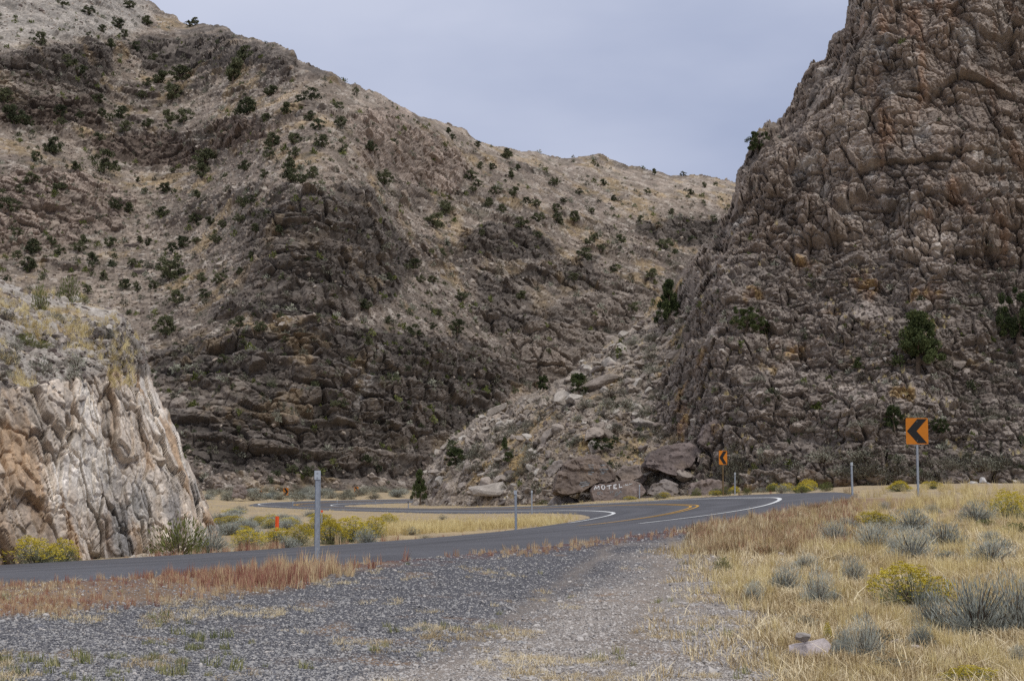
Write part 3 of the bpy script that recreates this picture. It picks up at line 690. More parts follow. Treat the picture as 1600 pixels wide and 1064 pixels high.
def scatter(name, pos, rot, scl, protos, label, cat, parent=None):
    """uncountable cover: instances set out on points"""
    n = len(pos)
    me = bpy.data.meshes.new(name + '_points'); me.vertices.add(n); me.vertices.foreach_set('co', np.ascontiguousarray(pos, f32).ravel())
    a = me.attributes.new('rot', 'FLOAT_VECTOR', 'POINT'); a.data.foreach_set('vector', np.ascontiguousarray(rot, f32).ravel())
    if np.ndim(scl) == 1: scl = np.repeat(np.asarray(scl)[:, None], 3, 1)
    a = me.attributes.new('scl', 'FLOAT_VECTOR', 'POINT'); a.data.foreach_set('vector', np.ascontiguousarray(scl, f32).ravel())
    a = me.attributes.new('idx', 'INT', 'POINT'); a.data.foreach_set('value', rng.integers(0, len(protos.objects), n).astype(np.int32))
    o = link(name, me, None, parent, label, cat if parent is None else None, None, 'stuff')
    g = bpy.data.node_groups.new(name, 'GeometryNodeTree')
    g.interface.new_socket('Geometry', in_out='INPUT', socket_type='NodeSocketGeometry'); g.interface.new_socket('Geometry', in_out='OUTPUT', socket_type='NodeSocketGeometry')
    gi = g.nodes.new('NodeGroupInput'); go = g.nodes.new('NodeGroupOutput')
    ip = g.nodes.new('GeometryNodeInstanceOnPoints'); ci = g.nodes.new('GeometryNodeCollectionInfo')
    ci.inputs['Collection'].default_value = protos; ci.inputs['Separate Children'].default_value = True; ci.inputs['Reset Children'].default_value = True
    def na(nm, ty):
        x = g.nodes.new('GeometryNodeInputNamedAttribute'); x.data_type = ty; x.inputs['Name'].default_value = nm; return x
    er = g.nodes.new('FunctionNodeEulerToRotation')
    L = g.links.new
    L(gi.outputs[0], ip.inputs['Points']); L(ci.outputs[0], ip.inputs['Instance']); ip.inputs['Pick Instance'].default_value = True
    L(na('idx', 'INT').outputs[0], ip.inputs['Instance Index']); L(na('rot', 'FLOAT_VECTOR').outputs[0], er.inputs[0]); L(er.outputs[0], ip.inputs['Rotation'])
    L(na('scl', 'FLOAT_VECTOR').outputs[0], ip.inputs['Scale']); L(ip.outputs[0], go.inputs[0])
    md = o.modifiers.new('scatter', 'NODES'); md.node_group = g
    return o
# table of ground distance by view direction, for setting things on the ground
_gx = np.linspace(-450, 2150, 261); _gk = np.geomspace(6, 242, 700)
_GXX = (_gx[None] - 800) / FPX * _gk[:, None]; _GYY = np.repeat(_gk[:, None], len(_gx), 1)
_GZZ = ground_z(_GXX, _GYY); _, _GPY = proj(_GXX, _GYY, _GZZ)
def ground_at(px, py):
    """first ground met by the line of sight through a picture point"""
    px = np.atleast_1d(np.asarray(px, float)); py = np.atleast_1d(np.asarray(py, float))
    i = np.clip(np.round((px - _gx[0]) / (_gx[1] - _gx[0])).astype(int), 0, len(_gx) - 1)
    j = np.empty(len(px), int)
    for c_ in np.unique(i):
        m_ = i == c_; run = np.minimum.accumulate(_GPY[:, c_])          # falls with distance
        j[m_] = np.clip(np.searchsorted(-run, -py[m_]), 0, len(_gk) - 1)
    Y = _gk[j]; X = (px - 800) / FPX * Y
    return np.stack([X, Y, ground_z(X, Y)], -1)
def zrot(n, tilt=.15): return np.stack([rng.normal(0, tilt, n), rng.normal(0, tilt, n), rng.uniform(0, 6.28, n)], -1)

PEB = proto_collection('pebble_dark', [stone_mesh('pebble', 300 + k, 1, .6, .1, cuts=5) for k in range(8)])
for o in PEB.objects: o.data.materials.clear(); o.data.materials.append(M['gravel'])
PEBP = proto_collection('pebble_pale', [stone_mesh('pebble', 340 + k, 1, .6, .1, cuts=5) for k in range(8)])
for o in PEBP.objects: o.data.materials.clear(); o.data.materials.append(M['gravel_pale'])
N = 175000
px = rng.uniform(-330, 1420, N); py = 810 + 290 * rng.random(N) ** .8
G = ground_at(px, py); nz = fbm(G * np.array([.5, .5, 0]), 4, 21)
g_, p_, w_ = zone_masks(px, py, nz); _, _, ro = road_near(G[:, 0], G[:, 1])
ns_line = py > np.interp(px, [0, 500, 760, 1000, 1100, 1311], [893, 858, 843, 826, 818, 778])
sz = np.exp(rng.normal(math.log(.0105), .42, N)) * np.interp(G[:, 1], [10, 40], [1, 1.7])
trk_ = np.maximum(np.exp(-((px - np.interp(py, [830, 900, 1064], [985, 900, 660]) + 25 * nz) / np.interp(py, [830, 1064], [9, 42])) ** 2), np.exp(-((px - np.interp(py, [830, 900, 1064], [1060, 1040, 960]) + 25 * nz) / np.interp(py, [830, 1064], [9, 42])) ** 2))
keep = ns_line & (rng.random(N) > .6 * trk_) & (ro > .35) & (rng.random(N) > g_ * .93) & (rng.random(N) > w_ * .7)
isp = rng.random(N) < p_ * .85 + .06 + .5 * g_
sel = keep & ~isp; scatter('gravel', G[sel], zrot(sel.sum(), .5), sz[sel], PEB, 'dark blue-grey crushed gravel of the pull-out', 'gravel')
sel = keep & isp; scatter('gravel', G[sel], zrot(sel.sum(), .5), sz[sel], PEBP, 'pale grey gravel along the worn right side of the pull-out', 'gravel')

# loose rock on the mountain, the boulder slope and the top of the road cut
def hill_scatter(h, n, px0, px1, py0, py1, ok, size, protos, name, label, cat, parent, sink=.25):
    px = rng.uniform(px0, px1, n); py = rng.uniform(py0, py1, n)
    i = h.ix(px); j = np.clip(np.round((h.ys[0] - py) / h.dy).astype(int), 0, len(h.ys) - 1)
    k = (h.over[j, i] == 0) & ok(px, py, j, i)
    P = h.P[j, i][k]; s = size(k.sum())
    P = P - np.array([0, 0, 1]) * (s * sink)[:, None]
    return scatter(name, P, zrot(len(P), .35), s, protos, label, cat, parent)
RUB = proto_collection('rubble', [stone_mesh('rubble', 400 + k, 2, .7, .14, c_, 8) for k, c_ in enumerate([(.33, .275, .225), (.27, .22, .18), (.40, .355, .31), (.22, .18, .15), (.30, .25, .205), (.36, .31, .26), (.16, .13, .115)])])
hill_scatter(mt, 26000, -160, 1190, 0, 765, lambda x, y, j, i: rng.random(len(x)) > ss(.05, .5, np.maximum(rockness[j, i], _mk['m'][0][j, i])) * .97, lambda n: np.exp(rng.normal(math.log(.34), .42, n)), RUB, 'loose_rock', 'broken rock strewn over the far mountainside', 'loose rock', mountain)
RUBG = proto_collection('grey_rubble', [stone_mesh('rubble', 430 + k, 2, .7, .14, c_, 8) for k, c_ in enumerate([(.33, .29, .255), (.26, .225, .195), (.40, .37, .33), (.19, .16, .145), (.29, .25, .215), (.14, .12, .108)])])
hill_scatter(rc, 9000, 655, 1690, 420, 785, lambda x, y, j, i: rng.random(len(x)) > np.maximum(rk[j, i] * .9, .8 * ss(1060, 1120, x)), lambda n: np.exp(rng.normal(math.log(.21), .5, n)), RUBG, 'loose_rock', 'broken rock strewn over the slope below the right cliff', 'loose rock', cliff)
hill_scatter(lc, 5000, -230, 345, 430, 640, lambda x, y, j, i: rng.random(len(x)) > cut[j, i] * .9, lambda n: np.exp(rng.normal(math.log(.075), .5, n)), RUBG, 'loose_rock', 'grey rubble on top of the road cut', 'loose rock', outcrop)
# rubble at the foot of the cut
N = 900; px = rng.uniform(-20, 345, N); by = np.interp(px, [0, 100, 200, 270, 330, 352], [898, 887, 874, 862, 838, 828])
G = ground_at(px, by + rng.exponential(4, N)); o_, _, ro = road_near(G[:, 0], G[:, 1]); k_ = (ro > .6) & (o_ < 0)
CUTR = proto_collection('cut_rubble', [stone_mesh('rubble', 470 + k, 2, .7, .14, c_, 8) for k, c_ in enumerate([(.45, .38, .30), (.36, .30, .23), (.55, .50, .43), (.24, .22, .20)])])
scatter('loose_rock', G[k_], zrot(k_.sum(), .4), np.exp(rng.normal(math.log(.075), .5, k_.sum())), CUTR, 'cream rubble lying along the foot of the road cut', 'loose rock')

# countable stones on the boulder slope: pieces of the slope
SM = [stone_mesh('slope_stone', 500 + k, 3, .72, .15, c_, 9) for k, c_ in enumerate([(.32, .28, .245), (.38, .345, .305), (.27, .235, .205), (.17, .14, .125), (.21, .175, .155), (.42, .39, .35)])]
n_st = 0
for _ in range(4000):
    if n_st >= 210: break
    x = random.uniform(662, 1130); y = random.uniform(450, 782)
    i = int(rc.ix(x)); j = int((rc.ys[0] - y) / rc.dy)
    if rc.over[j, i] > 0 or rk[j, i] > .6 or y > np.interp(x, [680, 750, 900, 1050], [786, 786, 776, 768]): continue
    crest = rc.PY[j, i] - rc.top[i]
    if random.random() > (.95 if crest < 55 else .5): continue
    s_ = math.exp(random.gauss(math.log(.5), .38)); dark = x > 1000
    me = SM[random.choice([3, 4, 2, 4] if dark and random.random() < .75 else [0, 1, 2, 5, 0])]
    o = link('stone', me, None, cliff); p_ = rc.at(x, y)
    o.location = (p_[0], p_[1] - .1, p_[2] + s_ * .12); o.rotation_euler = (random.gauss(0, .3), random.gauss(-.25, .3), random.uniform(0, 6.3)); o.scale = (s_ * random.uniform(.9, 1.5), s_, s_ * random.uniform(.75, 1.1))
    n_st += 1

# big blocks, each from its own outline
def block(name, outline, Y, thick, lean=.0, seed=1, col=(.15, .12, .105), sub=6, amp=.17, label='', cat='boulder', parent=None, skew=(0, 0)):
    """outline in picture places at distance Y; thickness runs back from the front face"""
    P = np.array([pt(x, y, Y) for x, y in outline]); cz = P[:, 2].min()
    c = P.mean(0)
    bm = bmesh.new()
    fr = []
    for p in P:
        q = c + (p - c) * .93
        fr.append(bm.verts.new((q[0], q[1] + (p[2] - cz) * lean, q[2])))
    md = [bm.verts.new((p[0], p[1] + thick * .18 + (p[2] - cz) * lean, p[2])) for p in P]
    bk = []
    for p in P:
        q = c + (p - c) * .8
        bk.append(bm.verts.new((q[0] + skew[0], q[1] + thick + (p[2] - cz) * lean, q[2] + skew[1])))
    n = len(P)
    bm.faces.new(fr); bm.faces.new(bk[::-1])
    for A, B in ((fr, md), (md, bk)):
        for i in range(n): bm.faces.new((A[i], B[i], B[(i + 1) % n], A[(i + 1) % n]))
    bmesh.ops.triangulate(bm, faces=bm.faces[:])
    for _ in range(sub):
        ed = [e for e in bm.edges if e.calc_length() > .24]
        if not ed: break
        bmesh.ops.subdivide_edges(bm, edges=ed, cuts=1, use_grid_fill=True)
        bmesh.ops.triangulate(bm, faces=[f for f in bm.faces if len(f.verts) > 3])
    bmesh.ops.recalc_face_normals(bm, faces=bm.faces[:])
    bm.normal_update()
    v = np.array([x.co[:] for x in bm.verts]); nn = np.array([x.normal[:] for x in bm.verts])
    b1, r1 = blocks(v + .15 * fbm(v, 2, seed)[:, None], (1.6, 1.6, .55), seed + 40, crack=.5, cw=.09)
    dd = amp * (1.4 * b1 + 1.2 * fbm(v * 1.1, 3, seed) + .5 * fbm(v * 4, 3, seed + 1))
    v = v + nn * dd[:, None]
    for x, q in zip(bm.verts, v): x.co = q - c
    me = bm_mesh(name, bm)
    f_ = fbm(v * np.array([.8, .8, 1.6]), 4, seed + 5)
    cc = np.array(col)[None] * (1 + .45 * f_)[:, None] * lerp(.85, 1.15, r1)[:, None]
    cc = cc * (1 - ss(.15, .5, fbm(v * .7 + 9, 3, seed + 8))[:, None] * .5) + np.array([.22, .17, .13]) * (ss(.15, .5, fbm(v * .7 + 9, 3, seed + 8))[:, None] * .5)
    c4 = np.ones((len(v), 4), f32); c4[:, :3] = cc
    ca = me.color_attributes.new('Col', 'FLOAT_COLOR', 'POINT'); ca.data.foreach_set('color', c4.ravel())
    return link(name, me, M['stone'], parent, label, cat, None, None, tuple(c))
upper = block('boulder', [(862, 771), (866, 752), (880, 726), (892, 719), (903, 714), (936, 713), (949, 722), (962, 738), (962, 750), (946, 754), (930, 757), (921, 765), (904, 771), (886, 775)], 111.2, 6.5, .25, 3, (.165, .132, .112), label='huge brown boulder overhanging a black hollow beside the painted slab', amp=.20)
slab = block('boulder', [(926, 785), (922, 768), (929, 757), (962, 752), (986, 749), (1004, 755), (1012, 768), (1003, 777), (965, 784)], 110.6, 4.0, .2, 5, (.185, .150, .135), label='low brown slab painted with the white word MOTEL', amp=.07)
block('boulder', [(914, 689), (918, 674), (932, 662), (946, 655), (941, 678), (928, 686)], 124, 2.6, .4, 7, (.30, .26, .225), label='pale pointed slab lying high on the slope above the painted rock')
block('boulder', [(1003, 730), (1016, 708), (1042, 694), (1082, 690), (1100, 704), (1082, 728), (1058, 745), (1040, 740)], 116.5, 4.5, .45, 9, (.165, .135, .125), label='big tilted layered slab right of and above the painted rock')
block('boulder', [(1078, 775), (1084, 757), (1105, 749), (1138, 752), (1150, 764), (1144, 777), (1110, 780)], 111.5, 3.5, .3, 11, (.20, .165, .15), label='flat grey-brown boulder behind the far chevron sign')
block('boulder', [(1092, 690), (1104, 664), (1122, 655), (1132, 672), (1124, 696), (1106, 703)], 116.5, 3, .3, 13, (.17, .14, .128), label='upright grey block leaning at the foot of the dark cliff')
block('boulder', [(852, 737), (866, 722), (878, 719), (872, 736), (858, 748)], 117, 2.0, .3, 15, (.26, .23, .21), label='small grey slab propped left of the overhanging boulder')
block('boulder', [(855, 788), (868, 776), (890, 775), (905, 784), (890, 792), (866, 793)], 113, 1.6, .3, 17, (.28, .25, .23), label='low pale boulder in the grass below the overhanging boulder')
block('boulder', [(962, 742), (976, 727), (1000, 726), (1006, 742), (990, 752), (972, 753)], 115.5, 2.0, .3, 19, (.24, .20, .175), label='broken pinkish block wedged behind the painted slab')
block('boulder', [(1012, 772), (1020, 757), (1042, 750), (1062, 757), (1064, 770), (1040, 777)], 113.5, 2.4, .3, 21, (.22, .195, .18), label='grey cracked boulder right of the painted slab')
block('boulder', [(362, 776), (363, 764), (370, 757), (379, 760), (384, 770), (380, 779)], 165, 2.2, .1, 23, (.17, .14, .125), label='dark rounded boulder on the flat behind the road cut')
p_ = mt.at(223, 424); o = link('boulder', SM[3], None, None, 'dark isolated boulder among junipers on the left mountainside', 'boulder', None, None, p_); o.scale = (2.2, 1.6, 1.5)
p_ = mt.at(206, 383); o = link('boulder', SM[3], None, None, 'flat dark boulder higher on the left mountainside', 'boulder', None, None, p_); o.scale = (2.0, 1.4, .9)
# lettering on the slab, brushed strokes lying on the rock
def brush(target, strokes, Y, wpx, mat, name, label):
    bvh = BVHTree.FromObject(target, bpy.context.evaluated_depsgraph_get()); mw = target.matrix_world.inverted() if False else Matrix.Translation(-Vector(target.location))
    V = []; Fc = []
    for st in strokes:
        st = np.array(st, float); pts_ = [st[0]]
        for a_, b_ in zip(st[:-1], st[1:]):
            k = max(2, int(np.hypot(*(b_ - a_)) / .7))
            pts_ += [a_ + (b_ - a_) * t_ / k for t_ in range(1, k + 1)]
        pts_ = np.array(pts_); tg = np.gradient(pts_, axis=0); tg /= np.linalg.norm(tg, axis=1, keepdims=True) + 1e-9
        base = len(V); ok_all = []
        for q, t_ in zip(pts_, tg):
            w_ = wpx * random.uniform(.75, 1.15) / 2
            for sgn in (-1, 1):
                x, y = q[0] - t_[1] * w_ * sgn, q[1] + t_[0] * w_ * sgn
                far = Vector(pt(x, y, Y + 12)); o_ = Vector((0, 0, EYE)); dr = (far - o_).normalized(); st_ = o_ + dr * (Y - 12)
                hit, nrm, _, _ = bvh.ray_cast(mw @ st_, dr)
                if hit is None: ok_all.append(False); V.append((0, 0, 0))
                else: ok_all.append(True); V.append(tuple(hit - dr * .02))
        for k in range(len(pts_) - 1):
            if all(ok_all[2 * k:2 * k + 4]): Fc.append((base + 2 * k, base + 2 * k + 1, base + 2 * k + 3, base + 2 * k + 2))
    if not Fc: return
    me = fast_mesh(name, np.array(V), np.array(Fc)); return link(name, me, M[mat], target, label)
bpy.context.view_layer.update()
def arc(cx, cy, rx, ry, n=12): return [(cx + rx * math.cos(k * 6.2832 / n), cy + ry * math.sin(k * 6.2832 / n)) for k in range(n + 1)]
MOT = [[(928.5, 765), (930.5, 759.5), (932.5, 763), (935.5, 759), (936.5, 764.5)], arc(942.5, 761, 2.5, 3.2),
       [(948, 759.2), (951.8, 758.4), (952, 764), (951.9, 758.4), (955.6, 757.7)], [(963.4, 756.9), (959, 757.6), (959.2, 760.3), (962.4, 759.8), (959.2, 760.3), (959.3, 763.2), (963.6, 762.6)], [(967.5, 755.5), (968, 761.4), (972, 760.4)]]
for l_, st_ in zip('MOTEL', (MOT[0:1], MOT[1:2], MOT[2:3], MOT[3:4], MOT[4:5])): brush(slab, st_, 110.6, 1.35, 'rock_paint', 'painted_letter', 'white hand-painted letter ' + l_)
MOT2 = [[(974, 759), (975.5, 758)], [(977, 759), (977.2, 756), (980, 758.6), (980.2, 755.4)], [(982, 758), (984, 755.2), (986, 756.6), (988, 755)]]
for st_ in MOT2: brush(slab, [st_], 110.6, .7, 'rock_paint', 'painted_stroke', 'small white stroke after the letters')
MOT3 = [[(934, 768), (934, 773)], [(934, 770), (939, 768)], [(935, 770.5), (938, 773)], [(940, 769), (941, 772)], [(955, 767), (953, 771)], [(958, 766.5), (956.5, 770)], [(961, 772), (964, 768), (966, 772), (970, 766), (971, 770)], [(960, 775), (966, 771), (971, 768)], [(963, 774.5), (968, 770)]]
for st_ in MOT3: brush(slab, [st_], 110.6, 1.0, 'rock_paint_old', 'painted_stroke', 'faded blue-white paint mark below the letters')
FAD = [[(919, 726), (928, 726.5)], [(920, 729), (927, 731)], [(921, 734), (928, 733)], [(919, 737), (928, 737.5)], [(919, 740), (925, 741)], [(937, 732.5), (938.5, 734), (940, 732.5), (941.5, 734), (943, 732.4), (945, 733.5), (951, 732.5)], [(938, 737), (948, 737)], [(939, 740), (944, 739)], [(938, 727), (946, 726)], [(906, 754), (918, 752)], [(905, 757), (922, 754)], [(908, 760), (920, 757)]]
for st_ in FAD: brush(upper, [st_], 111.2, 1.5, 'rock_paint_old', 'painted_stroke', 'faded grey paint mark')

# foreground stones
FOOT = []
def stone_thing(px, py, Y, wpx, seed, col, label, flat=.6, sub=4, squash=(1, 1, 1), lift=.12, name='rock'):
    me = stone_mesh(name, seed, sub, flat, .12, col, 9); G = ground_at(px, py)[0] if Y is None else np.array(pt(px, py, Y))
    s_ = wpx / 2 / FPX * G[1]
    if wpx > 15 and Y is None: FOOT.append((G[0], G[1], s_ * 1.25))
    o = link(name, me, None, None, label, 'rock', None, None, (G[0], G[1], G[2] + s_ * lift)); o.scale = (s_ * squash[0], s_ * squash[1], s_ * squash[2]); o.rotation_euler = (0, 0, seed); return o, s_
o1, s1 = stone_thing(1264, 1026, None, 84, 601, (.42, .375, .37), 'flat pinkish-grey rock at the edge of the dry grass', .55, lift=.26)
o1.rotation_euler = (0, 0, .2)
p_ = pt(1252, 991, o1.location.y - .02)
_mw = Matrix.LocRotScale(o1.location, o1.rotation_euler, o1.scale); _vw = np.array([tuple(_mw @ v.co) for v in o1.data.vertices])
_nr = np.hypot(_vw[:, 0] - p_[0], _vw[:, 1] - p_[1]) < .06
p_[2] = (_vw[_nr, 2].max() if _nr.any() else p_[2] - .06) + .055
o2 = link('rock', stone_mesh('rock', 604, 4, .95, .14, (.36, .33, .31), 9), None, None, 'small round grey rock sitting on the left end of the flat rock', 'rock', None, None, p_); o2.scale = (.075,) * 3
stone_thing(1016, 981, None, 36, 607, (.44, .43, .43), 'flat pale rock half buried in the pale gravel', .22, lift=.05)
for k, (x, y, w_) in enumerate([(1217, 868, 18), (1420, 1016, 40), (1393, 1003, 22), (1190, 948, 10), (1210, 1012, 12), (760, 932, 7), (640, 955, 8), (1000, 962, 9), (1128, 1004, 9), (485, 890, 6)]):
    stone_thing(x, y, None, w_, 620 + k, (.42, .38, .36), ['small pale stone by the brown weeds at the gravel edge', 'flat grey stone in the straw right of the two stacked rocks', 'pale chip behind the flat stone in the straw', 'pale pebble left of the grey bushes on the trodden straw', 'pale pebble left of the flat pinkish rock', 'white pebble in the middle of the dark gravel', 'white pebble near the centre of the dark gravel, left of another', 'pale pebble above the flat pale rock in the gravel', 'pale pebble on the worn gravel right of the flat pale rock', 'white chip by the red weeds below the near post'][k], .5)
for k, (x, y, w_, l_) in enumerate([(1520, 757, 20, 'left white boulder of the pale heap by the cliff foot'), (1536, 752, 16, 'topmost white boulder of the pale heap by the cliff foot'), (1545, 760, 18, 'middle white boulder of the pale heap by the cliff foot'), (1562, 760, 14, 'grey boulder right in the pale heap by the cliff foot'), (1585, 762, 14, 'rightmost small boulder of the pale heap by the cliff foot')]):
    stone_thing(x, y, 88, w_, 650 + k, (.46, .45, .44), l_, .8, 3)

# ------------------------------------------------------------------ plants
def leaves(c, n_dir, size, wid, g):
    """small pointed leaves: c (n,3) centres, n_dir (n,3) pointing"""
    n = len(c); a = n_dir / (np.linalg.norm(n_dir, axis=1, keepdims=True) + 1e-9)
    s_ = np.cross(a, g.normal(size=(n, 3))); s_ /= np.linalg.norm(s_, axis=1, keepdims=True) + 1e-9
    L = size[:, None] * a; Wd = (size * wid)[:, None] * s_
    V = np.stack([c - L * .5, c + Wd * .5, c + L * .5, c - Wd * .5], 1).reshape(-1, 3)
    F_ = np.arange(n * 4).reshape(-1, 4)
    return V, F_
def tree_meshes(seed, lobes, per, size, h=1.0, narrow=1.0, cone=0, lob=(.11, .20)):
    """crown of leafy lobes on twisting limbs, unit height; returns crown, trunk"""
    g = np.random.default_rng(seed); C = []; Dr = []; Sz = []; tips = []
    for k in range(lobes):
        z = g.uniform(.14, .95); r = narrow * .46 * lerp(1 - abs(z - .45) ** 1.8 * 1.5, 1.12 * (1 - z) ** .75, cone) * math.sqrt(g.random()) * g.uniform(.8, 1.2)
        a = g.uniform(0, 6.28); c = np.array([r * math.cos(a), r * math.sin(a), z]); lr = g.uniform(*lob)
        d = g.normal(size=(per, 3)); d /= np.linalg.norm(d, axis=1, keepdims=True); q = g.random(per) ** .4
        C.append(c + d * (lr * q)[:, None] * np.array([1.1, 1.1, .85])); Dr.append(d * .7 + np.array([0, 0, .75]) + g.normal(0, .35, (per, 3))); Sz.append(size * g.uniform(.6, 1.4, per)); tips.append(c)
    V, F_ = leaves(np.concatenate(C), np.concatenate(Dr), np.concatenate(Sz), .62, g)
    crown = fast_mesh('crown', V, F_)
    # trunk and limbs
    TV = []; TF = []
    def limb(a, b, r0, r1):
        b0 = len(TV); m_ = (a + b) / 2 + g.normal(0, .03, 3)
        for q, r in ((a, r0), (m_, (r0 + r1) / 2), (b, r1)):
            for k in range(6): TV.append(q + r * np.array([math.cos(k * 1.047), math.sin(k * 1.047), 0]))
        for t_ in (0, 6):
            for k in range(6): TF.append((b0 + t_ + k, b0 + t_ + (k + 1) % 6, b0 + t_ + 6 + (k + 1) % 6, b0 + t_ + 6 + k))
    fork = np.array([g.normal(0, .03), g.normal(0, .03), .22]); limb(np.array([0, 0, -.12]), fork, .055, .042)
    top_ = np.array([g.normal(0, .05), g.normal(0, .05), .8]); limb(fork, top_, .04, .008)
    for c in tips[::max(1, lobes // 9)]: limb(fork + np.array([0, 0, min(.2, c[2] * .2)]), c, .022, .006)
    return crown, fast_mesh('trunk', np.array(TV), np.array(TF), smooth=True)
def shrub_mesh(seed, n, size, wid, up=.8, spread=1.0, hollow=.35, h=.8):
    """dome of fine upright leaves and twigs, unit radius about .5"""
    g = np.random.default_rng(seed)
    d = g.normal(size=(n, 3)); d[:, 2] = np.abs(d[:, 2]); d /= np.linalg.norm(d, axis=1, keepdims=True)
    lump = 1 + .5 * fbm(d * 1.7 + seed, 3, seed)
    q = (hollow + (1 - hollow) * g.random(n) ** .6) * lump
    C = d * q[:, None] * np.array([.5 * spread, .5 * spread, h])
    Dr = d * .8 + np.array([0, 0, up]) + g.normal(0, .3, (n, 3))
    V, F_ = leaves(C, Dr, size * g.uniform(.5, 1.5, n), wid, g)
    return fast_mesh('foliage', V, F_)
def twig_mesh(seed, n, h=.75, wid=.012):
    g = np.random.default_rng(seed); V = []; F_ = []
    for k in range(n):
        d = g.normal(size=3); d[2] = abs(d[2]) + .4; d /= np.linalg.norm(d); L = g.uniform(.3, .5); t_ = d * np.array([L, L, L * 1.5 * h / .75])
        s_ = np.cross(d, g.normal(size=3)); s_ = s_ / np.linalg.norm(s_) * wid; b0 = len(V)
        V += [-s_ - np.array([0, 0, .04]), s_ - np.array([0, 0, .04]), t_ + s_ * .3, t_ - s_ * .3]; F_.append((b0, b0 + 1, b0 + 2, b0 + 3))
    return fast_mesh('stem', np.array(V), np.array(F_))
def flower_mesh(seed, n, size, h=.8, low=.35):
    g = np.random.default_rng(seed); per = 16; C = []; Dr = []
    d = g.normal(size=(n, 3)); d[:, 2] = np.abs(d[:, 2]) + low; d /= np.linalg.norm(d, axis=1, keepdims=True)
    lump = 1 + .5 * fbm(d * 1.7 + seed, 3, seed)
    c = d * (lump * g.uniform(.92, 1.08, n))[:, None] * np.array([.5, .5, h])
    for k in range(per): C.append(c + g.normal(0, size * .9, (n, 3)) * np.array([1, 1, .5])); Dr.append(d + g.normal(0, .7, (n, 3)))
    C = np.concatenate(C); V, F_ = leaves(C, np.concatenate(Dr), np.full(len(C), size) * g.uniform(.6, 1.4, len(C)), .8, g)
    return fast_mesh('flower_heads', V, F_)
def thing(name, parts, loc, scale, rz, label, cat, group=None):
    o = bpy.data.objects.new(name, None); COL.objects.link(o); o.empty_display_size = .2
    o.location = loc; o.rotation_euler = (0, 0, rz); o.scale = scale if hasattr(scale, '__len__') else (scale,) * 3
    tag(o, label, cat, group)
    for nm, me in parts:
        c_ = bpy.data.objects.new(nm, me); COL.objects.link(c_); c_.parent = o
    return o
def withmat(me, m): me.materials.append(M[m]); return me
TFAR = [(withmat(a, 'juniper_far'), withmat(b_, 'bark')) for a, b_ in (tree_meshes(700 + k, 22, 90, .085, narrow=nw) for k, nw in enumerate([1.1, 1.25, .95, 1.4, 1.15]))]
TNEAR = [(withmat(a, 'juniper'), withmat(b_, 'bark')) for a, b_ in (tree_meshes(720 + k, 56, 170, .040, narrow=nw, cone=cn, lob=(.06, .13)) for k, (nw, cn) in enumerate([(.85, .8), (1.0, .2), (1.2, 0)]))]
JUN = """98,7,14 139,18,14 203,10,14 186,38,16 231,35,16 160,47,12 194,55,12 64,64,17 174,73,16 137,61,8 210,78,14 297,40,9 306,36,11 108,108,20 126,120,16 240,95,14 250,125,22 232,135,14 282,118,28 365,115,34 385,90,24 271,151,24 423,140,18 487,152,18 470,162,14 154,157,16 221,151,12 7,152,22 190,179,20 159,178,14 264,183,18 287,185,20 386,169,26 370,176,14 485,183,16 448,183,20 416,186,12 528,169,14 20,191,28 42,193,20 93,184,18 125,183,12 96,201,12 171,195,10 196,205,15 232,203,15 264,205,12 154,218,14 85,232,24 425,223,22 421,242,14 460,218,18 497,200,16 504,223,20 533,195,16 57,247,14 163,260,30 118,264,14 321,255,32 318,272,18 384,262,16 453,257,18 414,272,12 489,272,16 455,281,24 52,282,18 85,300,20 98,289,12 5,301,14 32,294,12 257,294,16 271,272,8 215,280,8 308,304,14 179,326,16 201,326,16 254,330,17 304,343,16 328,345,14 348,352,12 379,318,16 392,314,10 375,342,14 14,331,22 475,304,14 462,240,14 537,235,12 577,235,18 599,280,20 696,327,22 677,345,24 701,204,10 707,215,8 746,227,10 792,242,18 769,263,10 749,263,10 810,263,10 799,276,12 736,280,14 746,291,10 866,287,14 943,285,10 737,306,9 772,309,14 802,309,14 821,322,12 837,328,12 816,349,18 841,344,14 869,344,16 868,332,12 896,346,14 782,337,12 763,328,14 970,376,13 1039,383,18 929,371,12 911,397,16 921,379,12 938,393,12 839,371,12 753,366,12 691,397,12 606,440,14 657,436,13 677,438,12 647,415,18 723,464,14 812,467,16 895,441,12 956,422,10 1053,400,8 569,479,18 686,491,12 644,519,18 715,513,20 607,499,10 988,486,12 1017,438,14 677,511,10 218,373,11 270,389,14 208,411,12 264,425,32 241,446,12 316,436,14 343,437,16 275,466,18 321,459,14 259,511,30 375,507,16 382,537,12 350,566,14 409,519,15 400,361,14 437,361,14 375,425,10 393,400,12 573,546,12 532,634,14 295,584,12 337,375,14 286,378,18 307,375,10 373,668,12 53,388,26 81,384,14 94,392,14 45,416,22 145,405,18 132,375,14 123,388,16 173,379,16 232,377,11 196,444,15 215,450,10 162,433,12 138,455,12 30,371,12 28,400,12 520,640,10 480,745,16 455,740,14 573,725,12 590,738,10 1067,271,8 1022,270,9 1100,290,8 1080,300,9 1010,300,8 960,310,9 905,300,8 880,315,9 1000,345,9 1115,345,8 1050,330,8 925,330,8"""
